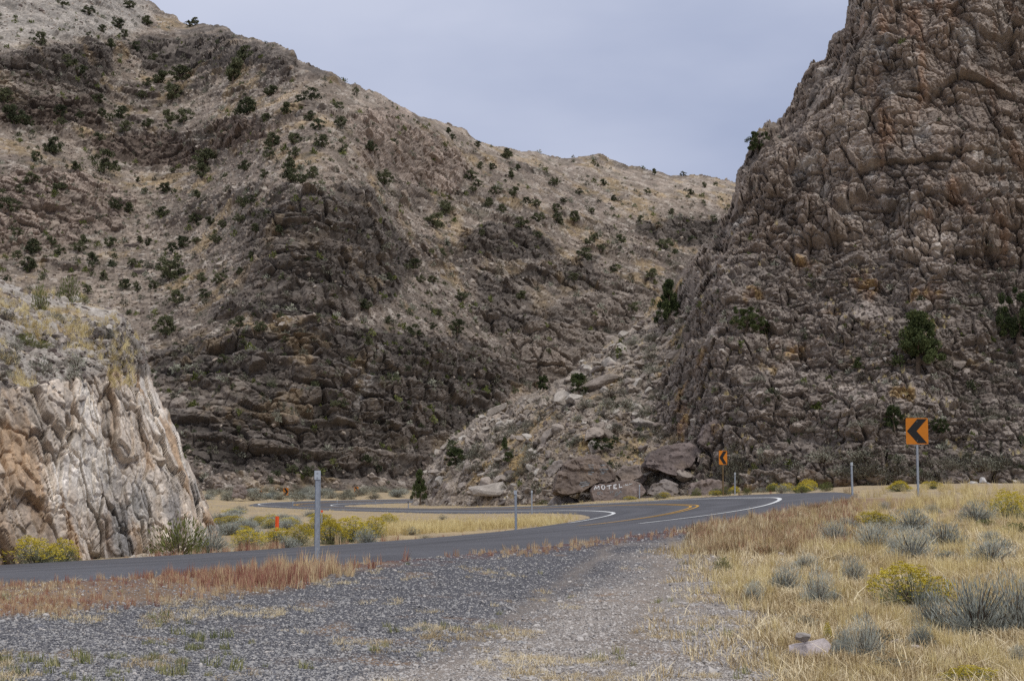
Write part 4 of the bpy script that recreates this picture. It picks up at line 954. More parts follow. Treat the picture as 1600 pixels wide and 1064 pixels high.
SPECIAL = {'365,115,34': 'largest dark juniper under the end of the upper cliff band', '385,90,24': 'juniper against the upper dark cliff band near the skyline', '282,118,28': 'wide juniper below the dark cliff near the top left skyline', '163,260,30': 'big round juniper on the left slope below the brown band', '321,255,32': 'long straggling juniper at the foot of the brown cliff band', '264,425,32': 'broad juniper beside the isolated dark boulder', '259,511,30': 'broad juniper low on the slope behind the road cut', '677,345,24': 'round juniper right of the central dark cliff', '696,327,22': 'juniper just above the round one right of the central dark cliff', '20,191,28': 'wide juniper at the left picture edge below the dark band', '53,388,26': 'dark juniper behind the crest of the road cut at far left', '715,513,20': 'round juniper low in the middle of the dark cliffs', '386,169,26': 'spreading juniper in the grass below the upper cliff band', '792,242,18': 'juniper just under the skyline right of the slope shoulder', '569,479,18': 'lone juniper at the foot of the central dark cliff', '1039,383,18': 'juniper on the right end of the mountain near the cliff edge', '455,281,24': 'sprawling juniper left above the central dark cliff'}
for s_ in JUN.split():
    x, y, w_ = map(float, s_.split(','))
    P = mt.at(x, y + w_ * .38); hgt = w_ / FPX * P[1] * 1.12
    c_, t_ = random.choice(TFAR)
    zone = ('on the upper left slope above the brown cliff band' if y < 215 and x < 560 else 'on the left slope below the brown cliff band' if x < 350 and y < 600 else 'on the pale slope below the right skyline' if x > 680 and y < 420 else 'among the dark cliffs in the middle of the mountain' if y > 300 else 'on the slope above the central dark cliff')
    thing('juniper_tree', [('crown', c_), ('trunk', t_)], (P[0], P[1] - .3, P[2] - hgt * .05), (hgt * random.uniform(.95, 1.2), hgt * random.uniform(.9, 1.1), hgt * random.uniform(.85, 1.1)), random.uniform(0, 6.3),
          SPECIAL.get(s_, 'AUTO small dark juniper'), 'tree', None if s_ in SPECIAL else 'junipers ' + zone)
for (x, y, wd, hp, k, l_) in [(1435, 578, 66, 95, 0, 'tall conical juniper standing on a ledge in front of the right cliff'), (1588, 535, 62, 88, 2, 'bushy juniper at the right picture edge on the cliff'), (1163, 526, 48, 42, 2, 'low spreading juniper on a ledge at the left of the cliff'),
                              (1194, 522, 22, 24, 1, 'small yellow-green juniper beside the low spreading one'), (1043, 510, 36, 76, 0, 'narrow dark juniper against the left corner of the cliff'), (1182, 231, 34, 36, 2, 'juniper growing on the cliff edge against the sky'),
                              (712, 730, 30, 34, 1, 'dark juniper on the crest of the boulder slope near its left end'), (655, 786, 22, 52, 0, 'tall dark juniper at the tip of the boulder slope by the road'), (904, 615, 32, 34, 1, 'dark round juniper high on the crest of the boulder slope'),
                              (849, 611, 17, 26, 1, 'small conical juniper on the crest left of the round one'), (789, 704, 12, 22, 0, 'thin juniper in the middle of the boulder slope, upper of two'), (794, 722, 14, 18, 1, 'small juniper in the middle of the boulder slope, lower of two'),
                              (940, 704, 34, 22, 2, 'bright green low shrub juniper above the painted rock'), (1338, 573, 16, 20, 0, 'little green juniper on the ledge left of the tall conical one'), (1467, 680, 26, 26, 2, 'green shrubby juniper at the cliff foot right of the near sign'), (1395, 672, 26, 40, 1, 'dark juniper at the cliff foot left of the near sign')]:
    P = rc.at(x, y); hgt = hp / FPX * P[1]; c_, t_ = TNEAR[k]; wsc = wd / hp / [.85, 1.0, 1.2][k] * 1.15
    thing('juniper_tree', [('crown', c_), ('trunk', t_)], (P[0], P[1] - .35, P[2] - .05), (hgt * wsc, hgt * wsc, hgt * 1.02), random.uniform(0, 6.3), l_, 'tree')

# bush kinds
SAGE = [(withmat(shrub_mesh(740 + k, 520, .085, .26), 'sage'), withmat(twig_mesh(750 + k, 40), 'bark')) for k in range(3)]
SAGED = [(withmat(shrub_mesh(744 + k, 520, .085, .26), 'sage_dark'), withmat(twig_mesh(754 + k, 40), 'bark')) for k in range(3)]
GREEN = [(withmat(shrub_mesh(748 + k, 900, .10, .2, 1.1), 'greenbush'), withmat(twig_mesh(758 + k, 40), 'bark')) for k in range(2)]
BLUE = [(withmat(shrub_mesh(760 + k, 2600, .095, .085, 1.3, hollow=.15, h=.85), 'blue'), withmat(twig_mesh(764 + k, 90), 'bark')) for k in range(3)]
RAB = [(withmat(shrub_mesh(770 + k, 1900, .09, .10, 1.2, hollow=.2, h=.72), 'rabbit_leaf'), withmat(flower_mesh(770 + k, [560, 460, 520][k], .018, .76, [.42, .6, .5][k]), 'flower'), withmat(twig_mesh(776 + k, 60), 'bark')) for k in range(3)]
def bush(kind, P, w, h, label, group=None, nm=None):
    if kind == 'rabbit':
        a, f_, t_ = random.choice(RAB); parts = [('foliage', a), ('flower_heads', f_), ('stem', t_)]; nm = 'rabbitbrush'; cat = 'bush'
    else:
        a, t_ = random.choice({'sage': SAGE, 'dark': SAGED, 'green': GREEN, 'blue': BLUE}[kind]); parts = [('foliage', a), ('stem', t_)]; nm = {'sage': 'sagebrush', 'dark': 'sagebrush', 'green': 'green_shrub', 'blue': 'grey_shrub'}[kind]; cat = 'bush'
    return thing(nm, parts, (P[0], P[1], P[2] - .03 * h), (w, w * random.uniform(.85, 1.1), h * 1.2), random.uniform(0, 6.3), label, cat, group)
def gbush(kind, x, y, wpx, hpx, label, group=None):
    P = ground_at(x, y)[0]; k = P[1] / FPX; FOOT.append((P[0], P[1], wpx * k * .5)); return bush(kind, P, wpx * k * (1.0 if kind == 'rabbit' else 1.1), hpx * k * (.92 if kind == 'rabbit' else 1.05), label, group)
# right foreground
for a_ in [('rabbit', 1420, 945, 118, 66, 'big yellow flowering rabbitbrush in the right foreground'), ('blue', 1515, 985, 120, 88, 'large blue-grey bush right of and below the yellow one'), ('blue', 1585, 985, 90, 92, 'blue-grey bush cut by the right picture edge'), ('blue', 1450, 985, 60, 70, 'blue-grey bush just below the yellow rabbitbrush'),
           ('blue', 1328, 910, 44, 42, 'compact grey bush left of the yellow rabbitbrush'), ('blue', 1272, 945, 50, 58, 'upright thin grey bush left of the compact one'), ('blue', 1220, 925, 55, 46, 'loose pale grey bush at the gravel side'), ('blue', 1172, 940, 34, 34, 'small pale grey bush nearest the worn gravel'),
           ('blue', 1345, 1030, 60, 70, 'grey wispy bush behind the flat pinkish rock'), ('blue', 1312, 1025, 46, 46, 'low grey bush touching the flat pinkish rock'), ('rabbit', 1500, 1072, 120, 34, 'low yellow flowering bush at the bottom right edge'), ('rabbit', 1576, 812, 60, 48, 'yellow rabbitbrush on the rise at the right edge'),
           ('rabbit', 1455, 764, 34, 14, 'bright yellow bush behind the near sign post'), ('rabbit', 1402, 768, 44, 20, 'yellow-green bush left of the near sign post'), ('blue', 1420, 870, 70, 50, 'blue-grey bush behind the big yellow one'), ('blue', 1360, 858, 66, 42, 'blue-grey bush on the rise left of the middle'), ('blue', 1470, 856, 80, 44, 'blue-grey bush on the rise, right of the middle'),
           ('blue', 1420, 830, 70, 34, 'far blue-grey bush in the golden grass'), ('blue', 1300, 850, 50, 36, 'grey bush in the grass nearest the road curve'), ('blue', 1520, 815, 60, 34, 'blue-grey bush left of the yellow one on the rise'), ('blue', 1540, 880, 70, 40, 'grey bush above the large blue-grey pair'), ('rabbit', 1365, 822, 60, 26, 'dull yellow-green bush in the golden grass on the rise'), ('green', 1585, 832, 50, 16, 'low olive green mat at the right edge'), ('green', 1535, 822, 34, 10, 'small olive green mat in the golden grass'), ('rabbit', 1287, 1005, 12, 34, 'single yellow stalk behind the flat pinkish rock'),
           ('green', 1125, 893, 30, 22, 'small green weed clump on the trodden straw')]:
    gbush(*a_)
for k in range(34):
    x = random.uniform(1190, 1610); y = random.choice([random.uniform(795, 880), random.uniform(880, 1050)])
    if x < np.interp(y, [795, 820, 860, 950, 1050], [1330, 1230, 1180, 1200, 1300]): continue
    sc_ = np.interp(y, [790, 880, 1050], [.55, .8, 1.2]); gbush(random.choice(['blue', 'blue', 'blue', 'sage']), x, y, random.uniform(26, 58) * sc_, random.uniform(18, 34) * sc_, 'AUTO grey-green bush in golden grass', 'grey brush in the golden grass')
# left of the road and inside the bend
for a_ in [('rabbit', 62, 892, 92, 46, 'yellow rabbitbrush at the road edge under the road cut, left one'), ('rabbit', 104, 889, 60, 44, 'yellow rabbitbrush at the road edge under the road cut, right one'), ('green', 285, 866, 80, 56, 'tall green bush at the end of the road cut'), ('blue', 333, 863, 60, 42, 'pale grey bush right of the tall green one'), ('rabbit', 390, 855, 56, 32, 'yellow bush below the orange marker, left'), ('rabbit', 436, 852, 58, 30, 'yellow bush right below the orange marker'), ('rabbit', 470, 853, 46, 36, 'yellow bush left against the near post'),
           ('rabbit', 520, 850, 60, 46, 'yellow bush right against the near post'), ('rabbit', 552, 847, 70, 44, 'widest yellow bush right of the near post'), ('rabbit', 585, 840, 44, 36, 'yellow-green bush at the right end of the yellow row'), ('rabbit', 505, 823, 40, 24, 'yellow bush behind the near post'), ('rabbit', 608, 820, 34, 20, 'small yellow bush beyond the yellow row by the grass'), ('blue', 575, 852, 40, 26, 'grey bush below the right end of the yellow row'), ('blue', 455, 858, 40, 22, 'grey bush below the yellow row left of the post'),
           ('sage', 645, 836, 26, 14, 'small sage clump in the straw inside the bend'), ('sage', 692, 812, 18, 9, 'tiny sage clump in the straw near the inner line'), ('sage', 665, 842, 22, 8, 'green-grey clump by the near road inside the bend')]:
    gbush(*a_)
for k in range(46):
    x = random.uniform(335, 500); y = random.uniform(806, 842) if x > 395 else random.uniform(797, 842)
    gbush(random.choice(['blue', 'blue', 'rabbit', 'sage']), x, y, random.uniform(22, 46), random.uniform(7, 10) if y < 816 else random.uniform(11, 18), 'AUTO grey-yellow hollow brush', 'brush in the hollow inside the bend')
for k in range(170):
    x = random.uniform(325, 700); y = random.uniform(763, 783)
    P = ground_at(x, y)[0]; _, _, ro = road_near(np.array([P[0]]), np.array([P[1]]))
    if ro[0] < 1.5: continue
    bush(random.choice(['sage', 'sage', 'blue', 'dark']), P, random.uniform(1.2, 2.4), random.uniform(.6, 1.1), 'AUTO pale sagebrush on the flat', 'sagebrush beyond the far bend')
for k in range(60):
    x = random.uniform(835, 1290); y = np.interp(x, [835, 900, 1050, 1150, 1290], [789, 785.5, 777.5, 772, 768]) + random.uniform(-4, 1)
    P = ground_at(x, y)[0]; _, _, ro = road_near(np.array([P[0]]), np.array([P[1]]))
    if ro[0] < .8 or 882 < x < 934: continue
    bush(random.choice(['rabbit', 'green', 'sage']), P, random.uniform(.6, 1.2), random.uniform(.22, .42) if 920 < x < 1015 else random.uniform(.35, .65), 'AUTO yellow-green verge brush', 'brush along the far verge')
# sagebrush on the boulder slope and at the foot of the cliff
for k in range(400):
    x = random.uniform(690, 1110); y = random.uniform(500, 770)
    i = int(rc.ix(x)); j = int((rc.ys[0] - y) / rc.dy)
    if rc.over[j, i] > 0 or y - rc.top[i] < 22 or rk[j, i] > .5 or random.random() < .45: continue
    if 855 < x < 1010 and y > 712: continue
    P = rc.at(x, y); w_ = random.uniform(.9, 2.0)
    bush(random.choice(['sage', 'dark', 'dark', 'sage']), P, w_, w_ * random.uniform(.42, .6), 'AUTO grey slope sagebrush', 'sagebrush on the boulder slope')
for k in range(70):
    x = random.uniform(1130, 1600); y = random.choice([random.uniform(715, 757), random.uniform(560, 680)]) if k % 3 else random.uniform(725, 757)
    P = rc.at(x, y); w_ = random.uniform(1.2, 2.8) if y > 700 else random.uniform(.7, 1.5)
    bush(random.choice(['dark', 'dark', 'sage']), P, w_, w_ * .5, 'AUTO dark cliff-foot sagebrush' if y > 700 else 'AUTO small ledge sagebrush', 'sagebrush at the cliff foot' if y > 700 else 'sagebrush on the cliff ledges')
# on top of the road cut
for (kd, x, y, wp, hp, l_) in [('green', 106, 470, 38, 48, 'upright olive shrub on the crest of the road cut'), ('green', 62, 488, 30, 46, 'thin green shrub left of the upright olive one'), ('green', 40, 532, 40, 22, 'bright green low shrub on top of the road cut'), ('green', 68, 540, 34, 14, 'green mat right of the bright low shrub'), ('sage', 68, 582, 48, 34, 'grey twiggy bush in the middle of the cut top'), ('sage', 112, 598, 34, 26, 'straw-coloured bush on the edge of the cut'), ('sage', 118, 570, 42, 24, 'grey bush behind the straw-coloured one'), ('dark', 14, 568, 44, 28, 'dark grey bush at the left edge of the cut top'), ('sage', 22, 545, 36, 24, 'grey bush left below the bright green shrub'), ('sage', 168, 525, 30, 24, 'grey-green bush beside the rocks at the shoulder of the cut'), ('sage', 8, 592, 30, 16, 'tan clump at the left edge above the cut face'), ('sage', 185, 545, 14, 12, 'tan tuft between the shoulder rocks'), ('dark', 10, 500, 34, 24, 'dark bush high at the left edge of the cut'), ('sage', 90, 500, 26, 16, 'grey tuft below the upright olive shrub'), ('green', 132, 473, 18, 14, 'brownish bush on the crest right of the olive shrub')]:
    P = lc.at(x, y); kq = P[1] / FPX; bush(kd, P, wp * kq, hp * kq, l_)

# small dark scrub all over the mountain, too small and many to count
SCR = proto_collection('scrub', [withmat(shrub_mesh(790 + k, 70, .24, .5), m_) for k, m_ in enumerate(['sage_dark', 'juniper_far', 'sage_dark', 'greenbush', 'sage'])])
hill_scatter(mt, 8000, -160, 1190, 20, 765, lambda x, y, j, i: (fbm(mt.P[j, i] * .03, 3, 5) + rng.random(len(x)) * 1.2 > .45), lambda n: np.minimum(np.exp(rng.normal(math.log(.8), .55, n)), 1.7), SCR, 'scrub', 'small dark scrub dotted over the mountainside', 'scrub', mountain, .05)
hill_scatter(rc, 1500, 690, 1690, 60, 770, lambda x, y, j, i: rng.random(len(x)) > w[j, i] * .93, lambda n: np.exp(rng.normal(math.log(.42), .4, n)), SCR, 'scrub', 'small scrub dotted over the slope and ledges of the cliff', 'scrub', cliff, .05)

# ------------------------------------------------------------------ grasses
def tuft(seed, n, h, spread, lean, wid):
    g = np.random.default_rng(seed); V = []; F_ = []
    for k in range(n):
        a = g.uniform(0, 6.28); r = spread * math.sqrt(g.random()); b0 = np.array([r * math.cos(a), r * math.sin(a), -.02])
        la = g.uniform(0, 6.28); ln = g.normal(0, lean); hh = h * g.uniform(.5, 1.15)
        d = np.array([math.cos(la) * ln, math.sin(la) * ln, 1]); t1 = b0 + d * hh * .55; t2 = t1 + (d + np.array([math.cos(la), math.sin(la), -.3]) * abs(ln) * .9) * hh * .5
        s_ = np.array([math.cos(la + 1.57 + g.normal(0, .8)), math.sin(la + 1.57), 0]) * wid; i = len(V)
        V += [b0 - s_, b0 + s_, t1 + s_ * .8, t1 - s_ * .8, t2 + s_ * .15, t2 - s_ * .15]; F_ += [(i, i + 1, i + 2, i + 3), (i + 3, i + 2, i + 4, i + 5)]
    return fast_mesh('tuft', np.array(V), np.array(F_))
TS = proto_collection('straw_tuft', [withmat(tuft(800 + k, 34, h_, .11, .28, .0032), 'straw') for k, h_ in enumerate([.34, .42, .28, .36])])
TL = proto_collection('low_tuft', [withmat(tuft(810 + k, 30, .11, .13, .9, .0035), 'straw_low') for k in range(4)])
TR = proto_collection('red_tuft', [withmat(tuft(820 + k, 20, h_, .10, .18, .007), 'redweed') for k, h_ in enumerate([.30, .40, .24, .34])])
TG = proto_collection('green_tuft', [withmat(tuft(830 + k, 26, .16, .10, .5, .006), 'greenweed') for k in range(3)])
def grass(name, n, x0, x1, y0, y1, ok, hs, protos, label, clear=0):
    px = rng.uniform(x0, x1, n); py = rng.uniform(y0, y1, n); G = ground_at(px, py)
    G[:, :2] += rng.normal(0, .12, (n, 2)); G[:, 2] = ground_z(G[:, 0], G[:, 1])
    nz = fbm(G * np.array([.5, .5, 0]), 4, 21); g_, p_, w_ = zone_masks(px, py, nz); _, _, ro = road_near(G[:, 0], G[:, 1])
    k = ok(px, py, g_, p_, w_, ro, G) & (ro > .5)
    for fx, fy, fr in FOOT: k &= ~((np.abs(G[:, 0] - fx) < fr * .95) & (G[:, 1] > fy - fr * 1.0 - .9 * clear) & (G[:, 1] < fy + fr * .9))
    s_ = hs(G[k]) * rng.uniform(.7, 1.3, k.sum()); return scatter(name, G[k], zrot(k.sum(), .1), s_, protos, label, 'grass')
nlin = lambda px: np.interp(px, [0, 500, 760, 1000, 1100, 1311, 1400], [893, 858, 843, 826, 818, 778, 760])
grass('dry_grass', 22000, 1050, 2050, 748, 1090, lambda x, y, g, p, w, ro, G: (rng.random(len(x)) < g * (.12 + 1.0 * ss(-.25, .3, fbm(G * np.array([.45, .45, 0]), 4, 91)))) & (y > nlin(x) + 3) & (rng.random(len(x)) < np.interp(y, [760, 830, 900, 960, 1064], [1, .8, .45, .26, .2]) * np.interp(ro, [1, 6], [.25, 1])), lambda G: np.interp(G[:, 1], [10, 18, 30, 60], [.4, .5, .7, 1.0]), TS, 'tall golden dry grass on the right-hand rise', 1)
grass('trodden_grass', 17000, 1020, 2050, 800, 1090, lambda x, y, g, p, w, ro, G: (rng.random(len(x)) < g * (.25 + .7 * ss(-.3, .3, fbm(G * np.array([.8, .8, 0]), 4, 92))) + .02) & (y > nlin(x) + 3), lambda G: np.interp(G[:, 1], [10, 30], [1.0, 1.4]), TL, 'short trodden straw at the right edge of the gravel')
grass('dry_grass', 7000, 560, 960, 800, 850, lambda x, y, g, p, w, ro, G: (y < nlin(x) - 14) & (x < 880 + 3 * (y - 800)) & (rng.random(len(x)) < np.interp(x, [560, 620, 820, 900], [.4, 1, .9, .15])), lambda G: np.interp(G[:, 1], [48, 62, 85], [.85, .6, .22]), TS, 'golden dry grass inside the bend')
grass('dry_grass', 4500, 320, 1300, 762, 800, lambda x, y, g, p, w, ro, G: (G[:, 1] > 95) & (rng.random(len(x)) < .75), lambda G: np.where((G[:, 0] > -2), .4, .35), TS, 'straw grass on the verges beyond the bends')
grass('red_weed', 10500, -340, 690, 846, 985, lambda x, y, g, p, w, ro, G: (y > nlin(x) + 1) & (rng.random(len(x)) < w * (.12 + 1.0 * ss(-.25, .3, fbm(G * np.array([.6, .6, 0]), 3, 95)))), lambda G: np.interp(G[:, 1], [14, 19, 28], [.35, .6, .95]) * np.interp(G[:, 0] / G[:, 1], [-.34, -.2, -.13, -.05], [.4, .52, .95, .6]), TR, 'rust red weeds along the near edge of the road')
grass('red_weed', 2600, 640, 1340, 775, 870, lambda x, y, g, p, w, ro, G: (ro < 1.8) & (y > nlin(x) - 2), lambda G: np.full(len(G), .33), TR, 'low dark red weeds fringing the asphalt of the bend')
grass('brown_weed', 4200, 1085, 1330, 778, 868, lambda x, y, g, p, w, ro, G: (ro < 6) & (rng.random(len(x)) < (g + .3) * np.interp(ro, [2, 6], [1, .3])), lambda G: rng.uniform(.3, .68, len(G)), proto_collection('brown_tuft', [withmat(tuft(840 + k, 26, .36, .12, .5, .007), ['brownweed', 'straw_low', 'redweed', 'brownweed'][k]) for k in range(4)]), 'brown dry weeds between the road bend and the golden grass')
grass('green_weed', 1500, -60, 1150, 880, 1080, lambda x, y, g, p, w, ro, G: (fbm(G * np.array([1.1, 1.1, 0]), 3, 97) > np.interp(x, [0, 350, 560, 900], [.16, .2, .36, .42])) & (rng.random(len(x)) < np.interp(y, [880, 960, 1064], [.9, .7, .35])), lambda G: rng.uniform(.25, .6, len(G)), TG, 'green and straw weed patches on the gravel')
grass('dead_weed', 5200, -60, 1150, 870, 1085, lambda x, y, g, p, w, ro, G: (fbm(G * np.array([1.4, 1.0, 0]), 4, 98) > np.interp(x + (980 - y) * 2, [0, 350, 900], [.06, .16, .22])), lambda G: rng.uniform(.25, .6, len(G)), TL, 'flattened dead weeds in patches on the gravel')
px = rng.uniform(-100, 190, 900); py = rng.uniform(450, 600, 900)
hill_scatter(lc, 1500, -200, 215, 455, 612, lambda x, y, j, i: (fbm(lc.P[j, i] * .5, 3, 99) > .02), lambda n: rng.uniform(.35, .8, n), TS, 'dry_grass', 'golden bunch grass on top of the road cut', 'grass', outcrop, 0)
hill_scatter(rc, 2600, 690, 1690, 300, 780, lambda x, y, j, i: (fbm(rc.P[j, i] * .3, 3, 99) > .08) & (rng.random(len(x)) > w[j, i] * .9), lambda n: rng.uniform(.7, 1.3, n), TS, 'dry_grass', 'golden bunch grass between the stones of the slope', 'grass', cliff, 0)

# ------------------------------------------------------------------ posts and signs
def post_parts():
    """channel-section delineator 1.2 m high with a plate on top"""
    prof = [(-.042, .018), (-.030, .018), (-.022, -.018), (.022, -.018), (.030, .018), (.042, .018), (.042, .013), (.034, .013), (.027, -.024), (-.027, -.024), (-.034, .013), (-.042, .013)]
    def chan(h0, h1):
        bm = bmesh.new(); a = [bm.verts.new((x, y, h0)) for x, y in prof]; c_ = [bm.verts.new((x, y, h1)) for x, y in prof]; n = len(prof)
        for i in range(n): bm.faces.new((a[i], a[(i + 1) % n], c_[(i + 1) % n], c_[i]))
        bm.faces.new(c_); bm.faces.new(a[::-1]); bmesh.ops.recalc_face_normals(bm, faces=bm.faces[:]); return bm_mesh('post', bm)
    return chan
chan = post_parts(); POST = withmat(chan(-.35, 1.16), 'galv')
def boxm(name, sx_, sy_, sz_, mat, bev=.0):
    bm = bmesh.new(); bmesh.ops.create_cube(bm, size=1); bmesh.ops.scale(bm, vec=(sx_, sy_, sz_), verts=bm.verts[:])
    if bev: bmesh.ops.bevel(bm, geom=bm.edges[:], offset=bev, segments=2, affect='EDGES')
    return withmat(bm_mesh(name, bm), mat)
def cyl(name, r, d, mat, seg=10):
    bm = bmesh.new(); bmesh.ops.create_cone(bm, cap_ends=True, segments=seg, radius1=r, radius2=r, depth=d); bmesh.ops.rotate(bm, verts=bm.verts[:], matrix=Matrix.Rotation(R(90), 3, 'X')); return withmat(bm_mesh(name, bm), mat)
PLATE = boxm('reflector', .095, .012, .135, 'reflector', .004); BOLT = cyl('bolt', .010, .012, 'bolt')
PLATED = boxm('reflector', .095, .012, .16, 'dark_steel', .004)
def child(nm, me, par, loc, rot=(0, 0, 0)):
    c_ = bpy.data.objects.new(nm, me); COL.objects.link(c_); c_.parent = par; c_.location = loc; c_.rotation_euler = rot; return c_
def delineator(px, ytop, Y, label, H=1.2, dark=False):
    top = pt(px, ytop, Y); X, Yw = top[0], top[1]
    o = bpy.data.objects.new('delineator_post', None); COL.objects.link(o); zb = top[2] - H; o.location = (X, Yw, zb); tag(o, label, 'post', 'delineator posts along the road')
    o.rotation_euler = (random.gauss(0, .008), random.gauss(0, .01), random.gauss(0, .15))
    zg = float(ground_z(np.array([X]), np.array([Yw]))[0]); s_ = max(1.0, (top[2] - zg) / H)
    p_ = child('post', POST, o, (0, 0, 0)); p_.scale = (1, 1, s_); p_.location.z = -(s_ - 1) * H
    r_ = child('reflector', PLATED if dark else PLATE, o, (0, -.032, 1.13)); child('bolt', BOLT, r_, (0, -.010, .035)); child('bolt', BOLT, r_, (0, -.010, -.035))
for a_ in [(497, 703, 22.6, 'tall near delineator post in the red weeds at the road edge', 1.5), (806, 766, 50, 'delineator post inside the bend nearest the camera side'), (831, 766, 84, 'second delineator post inside the bend, behind the nearer one'), (888, 765, 118, 'delineator post in front of the overhanging boulder', 1.2, True), (638, 783, 122, 'dark-topped delineator post by the far leg of the road', 1.2, True), (587, 779, 160, 'dark delineator post inside the far bend', 1.2, True), (527, 781, 160, 'faint delineator post left inside the far bend'), (458, 783, 140, 'faint delineator post at the outside of the far bend'), (1331, 722, 60, 'delineator post at the outside of the near bend left of the big sign'), (1148, 738, 98, 'delineator post right of the far chevron sign'), (999, 757, 110.5, 'delineator post with white top in front of the painted slab')]:
    delineator(*a_)
def sign(px, ytop, Y, rz, flip, postmat, label, wd=.76, ht=.91, extra=0):
    t_ = pt(px, ytop, Y); X, Yw, zt = t_
    zg = float(ground_z(np.array([X]), np.array([Yw]))[0]); H = zt - zg
    o = bpy.data.objects.new('chevron_sign', None); COL.objects.link(o); o.location = (X, Yw, zg); o.rotation_euler = (0, 0, rz); tag(o, label, 'sign', 'chevron warning signs')
    bm = bmesh.new(); r_ = .045; out = []
    for cx, cy, a0 in ((wd / 2 - r_, ht / 2 - r_, 0), (-wd / 2 + r_, ht / 2 - r_, 90), (-wd / 2 + r_, -ht / 2 + r_, 180), (wd / 2 - r_, -ht / 2 + r_, 270)):
        for k in range(5): a_ = R(a0 + k * 22.5); out.append((cx + r_ * math.cos(a_), cy + r_ * math.sin(a_)))
    f_ = [bm.verts.new((x, -.003, y)) for x, y in out]; b_ = [bm.verts.new((x, .003, y)) for x, y in out]; n = len(out)
    bm.faces.new(f_); bm.faces.new(b_[::-1])
    for i in range(n): bm.faces.new((f_[i], b_[i], b_[(i + 1) % n], f_[(i + 1) % n]))
    bmesh.ops.recalc_face_normals(bm, faces=bm.faces[:])
    pn = child('panel', withmat(bm_mesh('panel', bm), 'sign_orange'), o, (0, -.035, H - ht / 2))
    sg = -1 if flip else 1
    # chevron: a bent bar, point towards the turn
    m_ = .035; xl, xr = -wd / 2 + m_, wd / 2 - m_; hh = ht / 2 - m_; bw = .33
    ch = [(xr, hh), (xr - bw, hh), (xl, 0), (xr - bw, -hh), (xr, -hh), (xl + bw, 0)]
    bm = bmesh.new(); v = [bm.verts.new((x * sg, -.0065, y)) for x, y in ch]; v2 = [bm.verts.new((x * sg, -.0035, y)) for x, y in ch]
    for q in (v, v2): bm.faces.new((q[0], q[1], q[2], q[5])); bm.faces.new((q[5], q[2], q[3], q[4]))
    for i in range(6): bm.faces.new((v[i], v[(i + 1) % 6], v2[(i + 1) % 6], v2[i]))
    bmesh.ops.recalc_face_normals(bm, faces=bm.faces[:])
    child('chevron', withmat(bm_mesh('chevron', bm), 'sign_black'), pn, (0, 0, 0))
    for z_ in (.33, -.33): child('bolt', BOLT, pn, (0, -.010, z_))
    if postmat == 'galv':
        pp = child('post', POST, o, (0, 0, 0)); pp.scale = (1, 1, (H - .05) / 1.16)
    else: child('post', boxm('post', .09, .06, H + .3, postmat, .006), o, (0, .0, H / 2 - .2))
sign(1432, 653, 53, R(-4), False, 'galv', 'large orange chevron sign on the grassy rise at the right')
sign(1129, 704, 100, R(38), False, 'wood_post', 'small orange chevron sign on a brown post before the cliff')
sign(447, 762, 185, R(-28), True, 'wood_post', 'tiny orange chevron sign beyond the far bend, left one')
sign(557, 760.5, 212, R(-28), True, 'wood_post', 'tiny orange chevron sign beyond the far bend, right one')
sign(408, 766, 190, R(-60), True, 'wood_post', 'tiny turned sign at the far left of the flat beyond the bend')
# orange marker
t_ = pt(433, 806, 46); zg = float(ground_z(np.array([t_[0]]), np.array([t_[1]]))[0]); H = t_[2] - zg
o = bpy.data.objects.new('marker_post', None); COL.objects.link(o); o.location = (t_[0], t_[1], zg); tag(o, 'bright orange marker stake with white band in the yellow brush', 'marker')
bm = bmesh.new(); a_ = [(-.055, .012), (0, -.012), (.055, .012), (.055, .018), (0, -.006), (-.055, .018)]
lo = [bm.verts.new((x, y, .0)) for x, y in a_]; hi = [bm.verts.new((x, y, .42 if abs(x) > .01 else .44)) for x, y in a_]
for i in range(6): bm.faces.new((lo[i], lo[(i + 1) % 6], hi[(i + 1) % 6], hi[i]))
bm.faces.new(hi); bm.faces.new(lo[::-1]); bmesh.ops.recalc_face_normals(bm, faces=bm.faces[:])
child('blade', withmat(bm_mesh('blade', bm), 'marker'), o, (0, 0, H - .44))
child('band', boxm('band', .112, .03, .05, 'white', .003), o, (0, 0, H - .465)); child('stake', boxm('stake', .10, .022, max(.2, H - .40), 'white', .003), o, (0, 0, (H - .49) / 2 - .08))
t_ = pt(503, 797, 60); zg = float(ground_z(np.array([t_[0]]), np.array([t_[1]]))[0]); H = max(.3, t_[2] - zg)
o = bpy.data.objects.new('marker_post', None); COL.objects.link(o); o.location = (t_[0], t_[1], zg); tag(o, 'small red-topped stake in the brush just right of the near post', 'marker')
child('stake', boxm('stake', .04, .03, H, 'galv', .004), o, (0, 0, H / 2 - .08)); child('cap', boxm('cap', .075, .05, .08, 'marker', .006), o, (0, 0, H - .04))

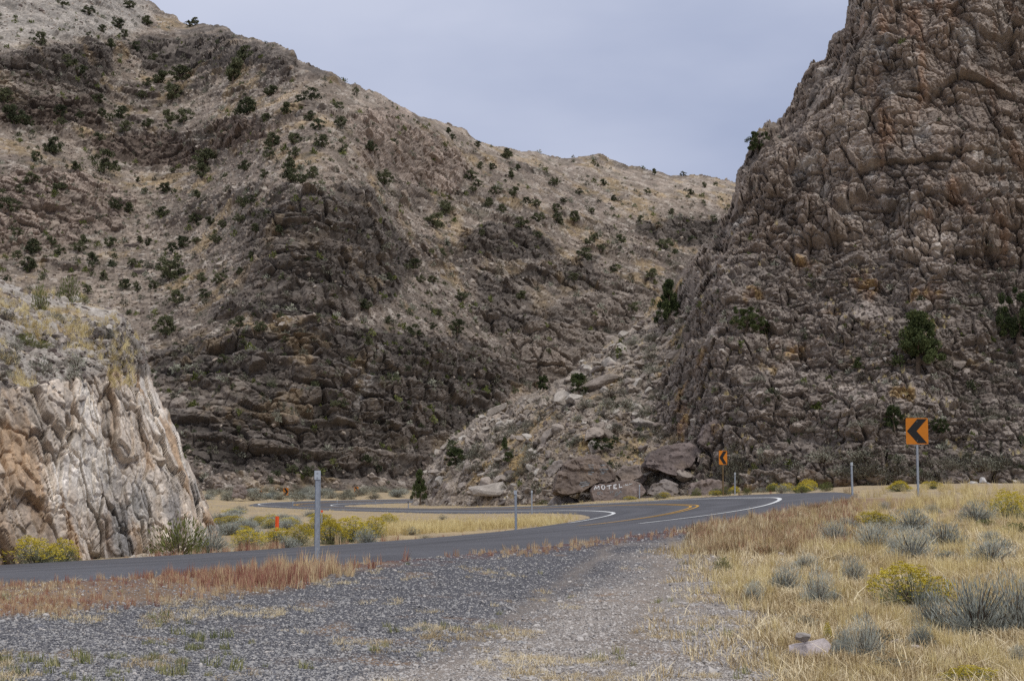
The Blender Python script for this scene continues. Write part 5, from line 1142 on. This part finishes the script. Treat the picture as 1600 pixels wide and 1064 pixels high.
# ------------------------------------------------------------------ say which one: order look-alikes by the nearest landmark
LANDM = [(340, 75, 'upper dark cliff band'), (223, 424, 'isolated dark boulder'), (500, 390, 'central dark cliff'), (235, 240, 'brown cliff band'), (930, 250, 'hump on the right skyline'), (820, 392, 'small dark ledge'), (575, 590, 'pale gully'), (80, 120, 'left dark cliff band'),
         (545, 135, 'step in the skyline'), (965, 768, 'painted slab'), (910, 745, 'overhanging boulder'), (1129, 715, 'far chevron sign'), (1432, 673, 'near chevron sign'), (1050, 715, 'tilted layered slab'), (930, 672, 'pale pointed slab'), (1043, 480, 'narrow cliff-corner juniper'),
         (1435, 530, 'tall conical juniper'), (665, 755, 'tip of the boulder slope'), (904, 600, 'round crest juniper'), (433, 815, 'orange marker'), (497, 760, 'tall near post'), (447, 767, 'left tiny chevron sign'), (557, 765, 'right tiny chevron sign'), (638, 790, 'dark-topped post'),
         (1420, 912, 'big yellow rabbitbrush'), (1331, 750, 'post left of the big sign'), (1576, 790, 'yellow rabbitbrush on the rise'), (1262, 1012, 'flat pinkish rock'), (1163, 507, 'low spreading juniper'), (1148, 755, 'post by the far chevron sign')]
ORD = ['nearest', 'second nearest', 'third nearest', 'fourth nearest', 'fifth nearest', 'sixth nearest', 'seventh nearest', 'eighth nearest', 'ninth nearest', 'tenth nearest', 'eleventh nearest', 'twelfth nearest', 'thirteenth nearest', 'fourteenth nearest', 'fifteenth nearest', 'sixteenth nearest', 'seventeenth nearest', 'eighteenth nearest', 'nineteenth nearest', 'twentieth nearest']
bins = {}
for o in list(COL.objects):
    l_ = o.get('label', '')
    if not l_.startswith('AUTO '): continue
    x, y = (float(v) for v in proj(o.location.x, o.location.y, o.location.z + .3 * o.scale.z))
    dist, lx, ly, nm = min((math.hypot(x - a, y - b), a, b, n) for a, b, n in LANDM)
    dr = ('right of' if x > lx else 'left of') if abs(x - lx) > abs(y - ly) else ('above' if y < ly else 'below')
    bins.setdefault((l_[5:], dr, nm), []).append((dist, o))
for (l_, dr, nm), v in bins.items():
    v.sort(key=lambda q: q[0])
    for k, (_, o) in enumerate(v): o['label'] = '%s, %s %s the %s' % (l_, (ORD[k] if k < len(ORD) else '%d%s nearest' % (k + 1, {1: 'st', 2: 'nd', 3: 'rd'}.get((k + 1) % 10, 'th'))), dr, nm)
